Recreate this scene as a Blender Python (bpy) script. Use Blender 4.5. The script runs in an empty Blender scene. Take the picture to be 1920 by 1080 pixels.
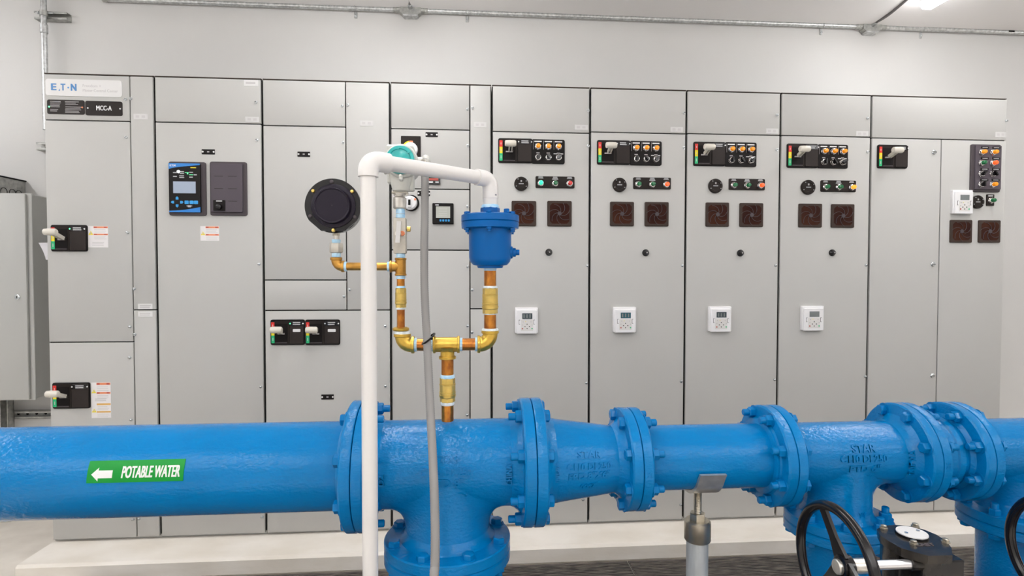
import bpy, bmesh, math, random
from mathutils import Vector, Matrix
random.seed(7)
PI = math.pi
SC = bpy.context.scene
COL = SC.collection

# ------------------------------------------------------------------ camera, world, exposure
CAM_H = 1.41
F, YAW, PITCH, ROLL = 1040.0, 0.0758, 0.0252, 0.0011
cam_data = bpy.data.cameras.new('camera')
cam_data.sensor_width = 36.0
cam_data.lens = F / 1920 * 36.0
cam_data.clip_start = 0.05
cam = bpy.data.objects.new('camera', cam_data)
COL.objects.link(cam)
RC = Matrix.Rotation(-YAW, 3, 'Z') @ Matrix.Rotation(PI / 2 - PITCH, 3, 'X') @ Matrix.Rotation(ROLL, 3, 'Z')
cam.matrix_world = Matrix.Translation((0, 0, CAM_H)) @ RC.to_4x4()
SC.camera = cam

world = bpy.data.worlds.new('room_world')
SC.world = world
world.use_nodes = True
world.node_tree.nodes['Background'].inputs[0].default_value = (0.9, 0.95, 1.0, 1)
world.node_tree.nodes['Background'].inputs[1].default_value = 0.3

SC.view_settings.view_transform = 'Standard'
SC.view_settings.look = 'None'
SC.view_settings.gamma = 1.0
SC.view_settings.use_curve_mapping = False
SC.view_settings.exposure = 0.28
LAMP = 24.8          # strength of the ceiling luminaires

Y_DOOR = 2.856      # front of the cabinet doors
Y_WALL = 3.42
Y_PIPE = 1.518
Z_CEIL = 2.995
PAD_T = 0.088
Z_BASE = PAD_T


def U(px, py, Y):
    """point of the vertical plane at distance Y that the photograph shows at (px, py)"""
    d = RC @ Vector(((px - 960) / F, -(py - 540) / F, -1))
    return Vector((0, 0, CAM_H)) + d * (Y / d.y)


def UZ(px, py, Z):
    d = RC @ Vector(((px - 960) / F, -(py - 540) / F, -1))
    return Vector((0, 0, CAM_H)) + d * ((Z - CAM_H) / d.z)


def hx(px, py, Y=Y_DOOR): return U(px, py, Y).x
def hz(px, py, Y=Y_DOOR): return U(px, py, Y).z


# ------------------------------------------------------------------ materials
MATS = {}


def mat(name, col, rough=0.5, metal=0.0, bump=0.0, bscale=100.0, var=0.0, vscale=5.0, emit=None, estr=0.0, coat=0.0,
        spec=0.5, trans=0.0, alpha=1.0, stretch=None, bdist=0.002, var2=None, detail=3):
    m = bpy.data.materials.new(name)
    m.use_nodes = True
    nt = m.node_tree
    b = nt.nodes['Principled BSDF']
    b.inputs['Base Color'].default_value = (*col, 1)
    b.inputs['Roughness'].default_value = rough
    b.inputs['Metallic'].default_value = metal
    b.inputs['Specular IOR Level'].default_value = spec
    b.inputs['Coat Weight'].default_value = coat
    b.inputs['Coat Roughness'].default_value = 0.12
    b.inputs['Transmission Weight'].default_value = trans
    if emit:
        b.inputs['Emission Color'].default_value = (*emit, 1)
        b.inputs['Emission Strength'].default_value = estr
    tc = nt.nodes.new('ShaderNodeTexCoord')
    vec = tc.outputs['Object']
    if stretch:
        mp = nt.nodes.new('ShaderNodeMapping')
        mp.inputs['Scale'].default_value = stretch
        nt.links.new(vec, mp.inputs['Vector'])
        vec = mp.outputs['Vector']
    if bump > 0:
        n = nt.nodes.new('ShaderNodeTexNoise')
        n.inputs['Scale'].default_value = bscale
        n.inputs['Detail'].default_value = detail
        nt.links.new(vec, n.inputs['Vector'])
        bp = nt.nodes.new('ShaderNodeBump')
        bp.inputs['Strength'].default_value = bump
        bp.inputs['Distance'].default_value = bdist
        nt.links.new(n.outputs['Fac'], bp.inputs['Height'])
        nt.links.new(bp.outputs['Normal'], b.inputs['Normal'])
        if coat:
            nt.links.new(bp.outputs['Normal'], b.inputs['Coat Normal'])
    if var > 0 or var2:
        n = nt.nodes.new('ShaderNodeTexNoise')
        n.inputs['Scale'].default_value = vscale
        n.inputs['Detail'].default_value = 5
        nt.links.new(vec, n.inputs['Vector'])
        r = nt.nodes.new('ShaderNodeValToRGB')
        r.color_ramp.elements[0].position = 0.35
        r.color_ramp.elements[1].position = 0.65
        c2 = var2 or tuple(min(1, c * (1 + var)) for c in col)
        c1 = col if var2 else tuple(c * (1 - var) for c in col)
        r.color_ramp.elements[0].color = (*c1, 1)
        r.color_ramp.elements[1].color = (*c2, 1)
        nt.links.new(n.outputs['Fac'], r.inputs['Fac'])
        nt.links.new(r.outputs['Color'], b.inputs['Base Color'])
    MATS[name] = m
    return m


mat('wall_paint', (0.63, 0.62, 0.605), 0.6, bump=0.12, bscale=60, var=0.012, vscale=2)
mat('ceiling_paint', (0.88, 0.85, 0.835), 0.7, bump=0.1, bscale=30)
mat('concrete_floor', (0.90, 0.84, 0.76), 0.55, bump=0.15, bscale=25, var2=(0.80, 0.74, 0.66), vscale=6, detail=8)
mat('pad_concrete', (0.93, 0.88, 0.81), 0.75, bump=0.3, bscale=60, var2=(0.82, 0.76, 0.67), vscale=5, detail=8, stretch=(0.6, 1, 2))
mat('cab_grey', (0.515, 0.508, 0.488), 0.42, bump=0.05, bscale=350, spec=0.13, bdist=0.0008)
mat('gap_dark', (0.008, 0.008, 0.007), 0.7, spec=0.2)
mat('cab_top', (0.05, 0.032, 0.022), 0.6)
mat('box_grey', (0.47, 0.47, 0.45), 0.45, bump=0.05, bscale=300, bdist=0.0008)
mat('galv', (0.56, 0.57, 0.57), 0.36, 0.85, bump=0.08, bscale=120, var=0.22, vscale=60)
mat('galv_dull', (0.42, 0.42, 0.40), 0.5, 0.7, var=0.2, vscale=40)
mat('galv_pipe', (0.47, 0.50, 0.52), 0.5, 0.4, bump=0.1, bscale=60, var=0.18, vscale=12, stretch=(3, 3, 0.5))
mat('zinc', (0.50, 0.46, 0.38), 0.3, 0.9, bump=0.1, bscale=90, var=0.15, vscale=25)
mat('screw', (0.62, 0.65, 0.66), 0.25, 0.85)
mat('blue_paint', (0.0, 0.176, 0.46), 0.15, bump=0.65, bscale=110, var=0.05, vscale=5, spec=0.26, bdist=0.0025, stretch=(0.8, 1, 1.3))
mat('blue_smooth', (0.0, 0.165, 0.44), 0.2, bump=0.3, bscale=130, var=0.06, vscale=9, spec=0.26, bdist=0.0012)
mat('valve_blue', (0.0, 0.105, 0.37), 0.3, bump=0.12, bscale=160, spec=0.22, bdist=0.001)
mat('brass', (0.62, 0.40, 0.075), 0.32, 0.85, bump=0.25, bscale=170, var=0.16, vscale=30, bdist=0.001)
mat('brass_satin', (0.68, 0.49, 0.14), 0.3, 0.85, bump=0.08, bscale=200, var=0.1, vscale=40, bdist=0.001)
mat('bronze', (0.50, 0.26, 0.055), 0.35, 0.85, bump=0.2, bscale=150, var=0.2, vscale=35, bdist=0.001)
mat('copper', (0.66, 0.27, 0.045), 0.3, 0.85, bump=0.06, bscale=120, var2=(0.36, 0.12, 0.03), vscale=55, bdist=0.001, stretch=(1, 1, 0.6))
mat('tape', (0.33, 0.62, 0.88), 0.6, bump=0.5, bscale=200, bdist=0.0015, var2=(0.60, 0.80, 0.92), vscale=90)
mat('sealant', (0.72, 0.78, 0.80), 0.6, bump=0.5, bscale=150, var=0.15, vscale=80)
mat('pvc', (0.74, 0.718, 0.70), 0.32, var=0.02, vscale=8)
mat('pvc_mark', (0.25, 0.25, 0.28), 0.6)
mat('flex_grey', (0.25, 0.24, 0.235), 0.5)
mat('flex_dark', (0.13, 0.12, 0.12), 0.5)
mat('black_gloss', (0.006, 0.005, 0.006), 0.2, coat=0.15, spec=0.4)
mat('black_plastic', (0.01, 0.008, 0.008), 0.36, spec=0.15)
mat('black_face', (0.012, 0.008, 0.018), 0.34, spec=0.25)
mat('panel_brown', (0.022, 0.017, 0.015), 0.4, spec=0.15)
mat('slot_black', (0.008, 0.006, 0.006), 0.6, spec=0.15)
mat('cover_brown', (0.035, 0.028, 0.026), 0.45, spec=0.15)
mat('dark_iron', (0.007, 0.007, 0.009), 0.22, bump=0.25, bscale=80, spec=0.4, var2=(0.03, 0.024, 0.018), vscale=20)
mat('bezel_grey', (0.085, 0.072, 0.078), 0.45, spec=0.15)
mat('bezel_face', (0.1, 0.085, 0.1), 0.5, spec=0.15)
mat('white_ink', (0.80, 0.80, 0.80), 0.5)
mat('grey_ink', (0.45, 0.45, 0.46), 0.5)
mat('dim_ink', (0.42, 0.40, 0.40), 0.5)
mat('label_white', (0.74, 0.73, 0.72), 0.45)
mat('label_pale', (0.62, 0.61, 0.60), 0.45)
mat('sticker_white', (0.82, 0.79, 0.79), 0.4)
mat('sticker_text', (0.55, 0.53, 0.53), 0.5)
mat('orange_ink', (0.80, 0.26, 0.12), 0.5)
mat('red_ink', (0.45, 0.07, 0.05), 0.5)
mat('ochre_ink', (0.72, 0.42, 0.12), 0.5)
mat('yellow', (0.88, 0.72, 0.02), 0.4)
mat('red', (0.72, 0.03, 0.02), 0.35)
mat('green', (0.01, 0.50, 0.20), 0.4)
mat('arrow_green', (0.0, 0.27, 0.03), 0.4, spec=0.3, bump=0.2, bscale=90, bdist=0.0015)
mat('logo_blue', (0.05, 0.22, 0.52), 0.4)
mat('screen_blue', (0.01, 0.20, 0.60), 0.35)
mat('btn_blue', (0.02, 0.32, 0.72), 0.4)
mat('lcd_blue', (0.28, 0.33, 0.42), 0.25, emit=(0.4, 0.5, 0.65), estr=0.12)
mat('lcd_grey', (0.46, 0.47, 0.42), 0.25)
mat('lcd_dark', (0.05, 0.07, 0.08), 0.2)
mat('lcd_teal', (0.02, 0.10, 0.13), 0.2)
mat('lcd_mid', (0.20, 0.22, 0.22), 0.2)
mat('chrome', (0.78, 0.76, 0.74), 0.12, 1.0)
mat('steel', (0.66, 0.63, 0.58), 0.34, 0.8, var=0.1, vscale=40)
mat('steel_body', (0.52, 0.49, 0.43), 0.45, 0.45, var=0.08, vscale=30)
mat('shaft_steel', (0.80, 0.80, 0.82), 0.25, 0.8)
mat('amber_lens', (0.90, 0.30, 0.01), 0.15, emit=(1.0, 0.32, 0.01), estr=0.22, coat=0.6)
mat('green_lens', (0.005, 0.16, 0.05), 0.15, coat=0.7)
mat('green_lit', (0.02, 0.75, 0.42), 0.15, emit=(0.03, 0.95, 0.55), estr=0.55, coat=0.6)
mat('red_lens', (0.60, 0.01, 0.01), 0.15, coat=0.7)
mat('red_lit', (0.95, 0.09, 0.02), 0.15, emit=(1.0, 0.12, 0.02), estr=0.6, coat=0.6)
mat('orange_lit', (1.0, 0.28, 0.02), 0.15, emit=(1.0, 0.35, 0.03), estr=0.9, coat=0.6)
mat('led_white', (1, 1, 1), 0.3, emit=(0.8, 1.0, 1.0), estr=3.0)
mat('led_green', (0.2, 0.9, 0.4), 0.3, emit=(0.1, 1.0, 0.35), estr=1.2)
mat('led_red', (0.5, 0.02, 0.02), 0.3, emit=(1.0, 0.05, 0.03), estr=0.15)
mat('fan_frame', (0.055, 0.038, 0.031), 0.5, spec=0.15)
mat('fan_mesh', (0.026, 0.006, 0.004), 0.7, bump=0.5, bscale=500, bdist=0.001, var2=(0.055, 0.016, 0.007), vscale=10, spec=0.15)
mat('handle_cream', (0.70, 0.66, 0.58), 0.35)
mat('keypad_white', (0.85, 0.84, 0.85), 0.4)
mat('keypad_panel', (0.74, 0.72, 0.70), 0.45)
mat('teal_cap', (0.01, 0.40, 0.39), 0.3, coat=0.3)
mat('housing_beige', (0.60, 0.60, 0.56), 0.4)
mat('paper', (0.85, 0.83, 0.86), 0.6)
mat('lamp_on', (1, 1, 1), 0.3, emit=(0.985, 0.99, 1.0), estr=LAMP)
mat('lamp_body', (0.80, 0.80, 0.80), 0.4)

# painted block wall: faint wide courses
nt = MATS['wall_paint'].node_tree
tc = [n for n in nt.nodes if n.type == 'TEX_COORD'][0]
mp = nt.nodes.new('ShaderNodeMapping')
mp.inputs['Rotation'].default_value = (PI / 2, 0, 0)
nt.links.new(tc.outputs['Object'], mp.inputs['Vector'])
bk = nt.nodes.new('ShaderNodeTexBrick')
bk.inputs['Scale'].default_value = 1.0
bk.inputs['Brick Width'].default_value = 1.2
bk.inputs['Row Height'].default_value = 0.61
bk.inputs['Mortar Size'].default_value = 0.003
bk.inputs['Color1'].default_value = (1, 1, 1, 1)
bk.inputs['Color2'].default_value = (1, 1, 1, 1)
bk.inputs['Mortar'].default_value = (0, 0, 0, 1)
nt.links.new(mp.outputs['Vector'], bk.inputs['Vector'])
b2 = nt.nodes.new('ShaderNodeBump')
b2.inputs['Strength'].default_value = 0.12
b2.inputs['Distance'].default_value = 0.002
nt.links.new(bk.outputs['Color'], b2.inputs['Height'])
b1 = [n for n in nt.nodes if n.type == 'BUMP' and n != b2][0]
nt.links.new(b1.outputs['Normal'], b2.inputs['Normal'])
nt.links.new(b2.outputs['Normal'], nt.nodes['Principled BSDF'].inputs['Normal'])


def ribbed_material():
    m = bpy.data.materials.new('ribbed_mat')
    m.use_nodes = True
    nt = m.node_tree
    b = nt.nodes['Principled BSDF']
    b.inputs['Roughness'].default_value = 0.6
    tc = nt.nodes.new('ShaderNodeTexCoord')
    mp = nt.nodes.new('ShaderNodeMapping')
    mp.inputs['Scale'].default_value = (6, 90, 1)
    nt.links.new(tc.outputs['Object'], mp.inputs['Vector'])
    n = nt.nodes.new('ShaderNodeTexNoise')
    n.inputs['Scale'].default_value = 2.0
    n.inputs['Detail'].default_value = 6
    nt.links.new(mp.outputs['Vector'], n.inputs['Vector'])
    r = nt.nodes.new('ShaderNodeValToRGB')
    r.color_ramp.elements[0].position = 0.42
    r.color_ramp.elements[1].position = 0.75
    r.color_ramp.elements[0].color = (0.052, 0.046, 0.045, 1)
    r.color_ramp.elements[1].color = (0.26, 0.22, 0.19, 1)
    nt.links.new(n.outputs['Fac'], r.inputs['Fac'])
    nt.links.new(r.outputs['Color'], b.inputs['Base Color'])
    MATS['ribbed_mat'] = m


ribbed_material()

# ------------------------------------------------------------------ mesh builder
TEXTS = {}


def text_data(body, size, extrude=0.0, offset=0.0, shear=0.0, align='CENTER', line=1.0):
    key = (body, size, extrude, offset, shear, align, line)
    if key in TEXTS:
        return TEXTS[key]
    c = bpy.data.curves.new('t', 'FONT')
    c.body = body
    c.size = size
    c.extrude = extrude
    c.offset = offset
    c.shear = shear
    c.align_x = align
    c.align_y = 'CENTER'
    c.space_line = line
    c.resolution_u = 3
    o = bpy.data.objects.new('t', c)
    COL.objects.link(o)
    dg = bpy.context.evaluated_depsgraph_get()
    me = bpy.data.meshes.new_from_object(o.evaluated_get(dg))
    vs = [v.co.copy() for v in me.vertices]
    fs = [tuple(p.vertices) for p in me.polygons]
    bpy.data.objects.remove(o)
    bpy.data.curves.remove(c)
    bpy.data.meshes.remove(me)
    TEXTS[key] = (vs, fs)
    return TEXTS[key]


class MB:
    def __init__(s):
        s.v, s.f, s.m, s.slots = [], [], [], []

    def slot(s, m):
        if m not in s.slots:
            s.slots.append(m)
        return s.slots.index(m)

    def add(s, vs, fs, m):
        k = len(s.v)
        i = s.slot(m)
        s.v += [Vector(v) for v in vs]
        s.f += [tuple(a + k for a in f) for f in fs]
        s.m += [i] * len(fs)
        return s

    def bm(s, bm, m):
        bm.verts.index_update()
        s.add([v.co.copy() for v in bm.verts], [[v.index for v in f.verts] for f in bm.faces], m)
        bm.free()
        return s

    def box(s, x0, x1, y0, y1, z0, z1, m, bevel=0.0, seg=1):
        bm = bmesh.new()
        r = bmesh.ops.create_cube(bm, size=1)
        for v in bm.verts:
            v.co = Vector(((x0 + x1) / 2 + v.co.x * (x1 - x0), (y0 + y1) / 2 + v.co.y * (y1 - y0), (z0 + z1) / 2 + v.co.z * (z1 - z0)))
        if bevel > 0:
            bmesh.ops.bevel(bm, geom=list(bm.edges), offset=bevel, segments=seg, affect='EDGES', profile=0.5)
        return s.bm(bm, m)

    def rplate(s, x0, x1, z0, z1, yb, yf, m, r=0.005, n=4, ch=0.0):
        """rounded plate standing on the plane y=yb and reaching to y=yf"""
        def ring(ins, y):
            rr = max(r - ins, 0.0005)
            pts = []
            for cx, cz, a0 in ((x1 - ins - rr, z1 - ins - rr, 0), (x0 + ins + rr, z1 - ins - rr, PI / 2), (x0 + ins + rr, z0 + ins + rr, PI), (x1 - ins - rr, z0 + ins + rr, 1.5 * PI)):
                for k in range(n + 1):
                    a = a0 + k * PI / 2 / n
                    pts.append((cx + rr * math.cos(a), y, cz + rr * math.sin(a)))
            return pts
        sg = 1 if yf < yb else -1
        rings = [ring(0, yb), ring(0, yf + sg * ch)] + ([ring(ch, yf)] if ch else [])
        L = len(rings[0])
        vs = [p for rg in rings for p in rg]
        fs = []
        for k in range(len(rings) - 1):
            for i in range(L):
                j = (i + 1) % L
                fs.append((k * L + i, k * L + j, (k + 1) * L + j, (k + 1) * L + i))
        fs.append(tuple(range(L)))
        fs.append(tuple(range((len(rings) - 1) * L, len(rings) * L)))
        return s.add(vs, fs, m)

    def lathe(s, prof, p0, axis, m, n=32, phase=0.0, cap=True):
        p0 = Vector(p0)
        a = Vector(axis).normalized()
        u = a.orthogonal().normalized()
        if abs(a.z) > 0.99:
            u = Vector((1, 0, 0))
        elif abs(a.x) > 0.99 or abs(a.y) > 0.99:
            u = Vector((0, 0, 1))
        w = a.cross(u)
        vs, fs = [], []
        for t, r in prof:
            for i in range(n):
                th = phase + 2 * PI * i / n
                vs.append(p0 + a * t + (u * math.cos(th) + w * math.sin(th)) * max(r, 1e-5))
        for k in range(len(prof) - 1):
            for i in range(n):
                j = (i + 1) % n
                fs.append((k * n + i, k * n + j, (k + 1) * n + j, (k + 1) * n + i))
        if cap:
            fs.append(tuple(range(n)))
            fs.append(tuple(range((len(prof) - 1) * n, len(prof) * n)))
        return s.add(vs, fs, m)

    def cyl(s, p0, p1, r, m, n=24, r2=None, ch=0.0, phase=0.0):
        p0, p1 = Vector(p0), Vector(p1)
        L = (p1 - p0).length
        r2 = r if r2 is None else r2
        prof = [(0, r), (L, r2)] if not ch else [(0, r - ch), (ch, r), (L - ch, r2), (L, r2 - ch)]
        return s.lathe(prof, p0, p1 - p0, m, n, phase)

    def tube(s, pts, r, m, n=12, radii=None, closed=False, sx=1.0):
        pts = [Vector(p) for p in pts]
        N = len(pts)
        tans = []
        for i in range(N):
            a = pts[(i - 1) % N] if (closed or i > 0) else pts[i]
            b = pts[(i + 1) % N] if (closed or i < N - 1) else pts[i]
            tans.append((b - a).normalized())
        u = tans[0].orthogonal().normalized()
        vs, fs = [], []
        for i in range(N):
            t = tans[i]
            u = (u - t * u.dot(t)).normalized()
            w = t.cross(u)
            rr = radii[i] if radii else r
            for k in range(n):
                th = 2 * PI * k / n
                vs.append(pts[i] + (u * math.cos(th) * sx + w * math.sin(th)) * rr)
        for i in range(N if closed else N - 1):
            for k in range(n):
                j = (k + 1) % n
                i2 = (i + 1) % N
                fs.append((i * n + k, i * n + j, i2 * n + j, i2 * n + k))
        if not closed:
            fs.append(tuple(range(n)))
            fs.append(tuple(range((N - 1) * n, N * n)))
        return s.add(vs, fs, m)

    def prism(s, poly, d, m):
        """poly: 3-D points of one face; d: extrusion vector"""
        d = Vector(d)
        n = len(poly)
        vs = [Vector(p) for p in poly] + [Vector(p) + d for p in poly]
        fs = [tuple(range(n)), tuple(range(n, 2 * n))] + [(i, (i + 1) % n, (i + 1) % n + n, i + n) for i in range(n)]
        return s.add(vs, fs, m)

    def text(s, body, cx, cz, y, h, m, depth=0.0006, sx=1.0, bold=0.0, shear=0.0, align='CENTER', line=1.0, fit=None):
        """writing on a surface that faces -Y; h is the letter size, fit the width it is drawn to"""
        vs, fs = text_data(body, h, depth, 0.0, shear, align, line)
        if fit:
            sx = fit / (max(v.x for v in vs) - min(v.x for v in vs))
        for k, (dx, dz) in enumerate(((0, 0),) if not bold else ((-bold, -bold * 0.6), (bold, bold * 0.6), (bold, -bold * 0.6), (-bold, bold * 0.6), (0, 0))):
            s.add([(cx + v.x * sx + dx, y - v.z - k * 0.00002, cz + v.y + dz) for v in vs], fs, m)
        return s

    def wrap(s, body, cx, th0, cy, cz, R, h, m, depth=0.0015, sx=1.0, bold=0.0, shear=0.0, Rf=None, rot=False, fit=None):
        """writing wrapped on a cylinder along X; th0 = angle above the horizontal facing -Y"""
        vs, fs = text_data(body, h, depth, 0.0, shear, 'CENTER', 1.0)
        if fit:
            sx = fit / (max(v.x for v in vs) - min(v.x for v in vs))
        for k, (dx, dz) in enumerate(((0, 0),) if not bold else ((-bold, -bold * 0.7), (bold, bold * 0.7), (bold, -bold * 0.7), (-bold, bold * 0.7), (0, 0))):
            out = []
            for v in vs:
                tx, ty = (v.x * sx + dx, v.y + dz) if not rot else (-v.y + dz, v.x * sx + dx)
                x = cx + tx
                r = (Rf(x) if Rf else R) + v.z + k * 0.00002
                th = th0 + ty / (Rf(x) if Rf else R)
                out.append((x, cy - r * math.cos(th), cz + r * math.sin(th)))
            s.add(out, fs, m)
        return s

    def wrapz(s, body, cx, cy, z, R, a0, h, m, depth=0.0015, sx=1.0):
        """writing wrapped round an upright cylinder; a0 = angle from -Y towards +X"""
        vs, fs = text_data(body, h, depth, 0.0, 0.0, 'CENTER', 1.0)
        out = []
        for v in vs:
            a = a0 + v.x * sx / R
            out.append((cx + (R + v.z) * math.sin(a), cy - (R + v.z) * math.cos(a), z + v.y))
        return s.add(out, fs, m)

    def mesh(s, name, origin=(0, 0, 0), ang=35, recalc=True):
        me = bpy.data.meshes.new(name)
        o = Vector(origin)
        me.from_pydata([v - o for v in s.v], [], s.f)
        for k in s.slots:
            me.materials.append(MATS[k])
        me.polygons.foreach_set('material_index', s.m)
        if recalc:
            bm = bmesh.new()
            bm.from_mesh(me)
            bmesh.ops.recalc_face_normals(bm, faces=bm.faces)
            bm.to_mesh(me)
            bm.free()
        me.polygons.foreach_set('use_smooth', [True] * len(me.polygons))
        me.set_sharp_from_angle(angle=math.radians(ang))
        me.update()
        return me


WORLD = {}


def put(name, me, loc, parent=None, rot=None):
    o = bpy.data.objects.new(name, me)
    COL.objects.link(o)
    loc = Vector(loc)
    if parent is not None:
        o.parent = parent
        o.location = loc - WORLD[parent.name]
    else:
        o.location = loc
    if rot:
        o.rotation_euler = rot
    WORLD[o.name] = loc
    return o


def tag(o, label=None, cat=None, group=None, kind=None):
    for k, v in (('label', label), ('category', cat), ('group', group), ('kind', kind)):
        if v:
            o[k] = v
    return o


def thing(name, loc, label, cat, group=None):
    return tag(put(name, None, loc), label, cat, group)


def part(name, mb, parent, ang=35, label=None):
    """geometry given in world coordinates; becomes a child that shares its thing's origin"""
    w = WORLD[parent.name]
    o = put(name, mb.mesh(name, w, ang), w, parent)
    if label:
        o['label'] = label
    return o


def single(name, mb, loc, label, cat, group=None, ang=35):
    return tag(put(name, mb.mesh(name, loc, ang), loc), label, cat, group)


def struct(name, mb, loc=(0, 0, 0)):
    return tag(put(name, mb.mesh(name, loc), loc), kind='structure')


# ------------------------------------------------------------------ the room
XL, XR, YB = -3.75, 6.4, -3.3
struct('wall_back', MB().box(XL, XR, Y_WALL, Y_WALL + 0.15, 0, Z_CEIL, 'wall_paint'))
struct('wall_left', MB().box(XL - 0.15, XL, YB, Y_WALL + 0.15, 0, Z_CEIL, 'wall_paint'))
struct('wall_right', MB().box(XR, XR + 0.15, YB, Y_WALL + 0.15, 0, Z_CEIL, 'wall_paint'))
struct('wall_front', MB().box(XL, XR, YB - 0.15, YB, 0, Z_CEIL, 'wall_paint'))
struct('ceiling', MB().box(XL - 0.15, XR + 0.15, YB - 0.15, Y_WALL + 0.15, Z_CEIL, Z_CEIL + 0.12, 'ceiling_paint'))
struct('floor', MB().box(XL - 0.15, XR + 0.15, YB - 0.15, Y_WALL + 0.15, -0.12, 0, 'concrete_floor'))

# concrete housekeeping pad
X_MCC0 = (hx(80, 140) + hx(97, 1010)) / 2
Y_PAD = 2.635
X_MCC1 = hx(1890, 188)
single('concrete_pad', MB().box(X_MCC0 - 0.012, X_MCC1 + 0.25, Y_PAD, Y_WALL - 0.002, 0, PAD_T, 'pad_concrete', 0.012),
       (0, Y_PAD, 0), 'low pale concrete pad with stained front edge under the long grey cabinet line-up', 'pad')

# ribbed dark trench plates on the floor before the pad
seam = UZ(1182, 1062, 0.006).x
for (x0, x1, lab) in ((-1.75, seam - 0.002, 'dark ribbed floor plate left of the seam, below the big blue tee'),
                      (seam + 0.002, 4.6, 'dark ribbed floor plate right of the seam, below the handwheels')):
    mb = MB()
    y = 0.22
    mb.box(x0, x1, 0.20, Y_PAD - 0.004, 0.0005, 0.006, 'ribbed_mat')  # unseen reach towards the viewer is added to darken the pipe's underside
    while y < Y_PAD - 0.02:
        mb.box(x0 + 0.004, x1 - 0.004, y, y + 0.006, 0.006, 0.009, 'ribbed_mat')
        y += 0.0135
    single('floor_plate', mb, ((x0 + x1) / 2, 2.1, 0), lab, 'floor plate', 'ribbed floor plates')

# ------------------------------------------------------------------ ceiling luminaires
LAMP_X = [-3.3, -0.34, 2.61]


def luminaire(x, y0, y1, label):
    t = thing('ceiling_light', (x, (y0 + y1) / 2, Z_CEIL), label, 'light', 'white vapour tight ceiling lights')
    mb = MB()
    mb.box(x - 0.044, x + 0.044, y0, y1, Z_CEIL - 0.030, Z_CEIL - 0.0005, 'lamp_body', 0.006)
    part('housing', mb, t)
    mb = MB()
    prof = [(-0.042, 0), (-0.041, -0.018), (-0.026, -0.036), (0.026, -0.036), (0.041, -0.018), (0.042, 0)]
    mb.prism([(x + a, y0 + 0.012, Z_CEIL - 0.031 + b) for a, b in prof], (0, y1 - y0 - 0.024, 0), 'lamp_on')
    part('diffuser', mb, t)


luminaire(LAMP_X[2], 0.60, 3.04, 'white vapour tight light whose end shows at the top right edge')
luminaire(LAMP_X[1], 0.50, 2.93, 'white ceiling light above the white plastic pipe')
luminaire(LAMP_X[0], 0.50, 2.93, 'white ceiling light above the wall box on the left')
luminaire(5.6, 0.60, 3.03, 'white ceiling light beyond the right end of the cabinets')
for xq, lab in ((-3.3, 'added unseen white fill light behind the viewer, farthest left'), 
                (-1.85, 'added unseen white fill light behind the viewer, second from the left wall'), (-0.34, 'added unseen white fill light straight behind the viewer'),
                (1.15, 'added unseen white fill light behind the viewer, just right of centre'),
                (2.64, 'added unseen white fill light behind the viewer, in line with the one in view'), (4.2, 'added unseen white fill light behind the viewer, farthest right')):
    luminaire(xq, -2.9, -0.45, lab)  # unseen row, added as fill to even out the light on the doors

# ------------------------------------------------------------------ shared device meshes (origin on the door face, facing -Y)
MESH = {}


def bars(mb, x0, x1, z0, z1, y, rows, m, jitter=0.25, fill=0.55, depth=0.0004):
    """rows of illegibly small print"""
    dz = (z1 - z0) / rows
    for i in range(rows):
        a = random.random() * jitter * (x1 - x0) * 0.5
        b = random.random() * jitter * (x1 - x0)
        zc = z1 - dz * (i + 0.5)
        mb.box(x0 + a * 0.2, x1 - b, y - depth, y + 0.0002, zc - dz * fill / 2, zc + dz * fill / 2, m)


def make_shared():
    mb = MB()
    mb.cyl((0, 0, 0), (0, -0.003, 0), 0.0075, 'screw', 16)
    mb.lathe([(0.003, 0.0062), (0.007, 0.0055), (0.0085, 0.003)], (0, 0, 0), (0, -1, 0), 'screw', 16)
    mb.box(-0.005, 0.005, -0.0092, -0.008, -0.0008, 0.0008, 'gap_dark')
    MESH['latch'] = mb.mesh('latch_screw')
    for col in ('amber_lens', 'green_lens', 'green_lit', 'red_lens', 'red_lit', 'orange_lit'):
        mb = MB()
        mb.lathe([(0, 0.0165), (0.004, 0.0165), (0.006, 0.0145), (0.011, 0.014), (0.012, 0.0125)], (0, 0, 0), (0, -1, 0), 'chrome', 24)
        mb.lathe([(0.011, 0.0112), (0.024, 0.0112), (0.0265, 0.0105), (0.029, 0.0085), (0.030, 0.004)], (0, 0, 0), (0, -1, 0), col, 24)
        for k in range(3):
            a = k * 2.1 + 0.4
            mb.cyl((0.0035 * math.cos(a), -0.0295, 0.0035 * math.sin(a)), (0.0035 * math.cos(a), -0.0308, 0.0035 * math.sin(a)), 0.0022, col, 8)
        MESH[col] = mb.mesh('pilot_light')
    for i, a in enumerate((0.0, 0.6, -0.9)):
        mb = MB()
        mb.lathe([(0, 0.0165), (0.004, 0.0165), (0.006, 0.0150), (0.013, 0.0145), (0.0135, 0.0120)], (0, 0, 0), (0, -1, 0), 'chrome', 24)
        mb.lathe([(0.0125, 0.0118), (0.019, 0.0115), (0.020, 0.0105)], (0, 0, 0), (0, -1, 0), 'black_gloss', 24)
        c, s_ = math.cos(a), math.sin(a)
        w, l = 0.0036, 0.0125
        poly = [(-w, -l), (w, -l), (w, l), (0, l + 0.003), (-w, l)]
        mb.prism([(px * c - pz * s_, -0.018, px * s_ + pz * c) for px, pz in poly], (0, -0.012, 0), 'black_gloss')
        MESH['knob%d' % i] = mb.mesh('selector_knob')
        mb = MB()
        poly = [(-0.0008, 0.003), (0.0008, 0.003), (0.0008, l), (-0.0008, l)]


make_shared()


def inst(name, key, loc, parent, rot=None, label=None):
    o = put(name, MESH[key], loc, parent, rot)
    if label:
        o['label'] = label
    return o


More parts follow.
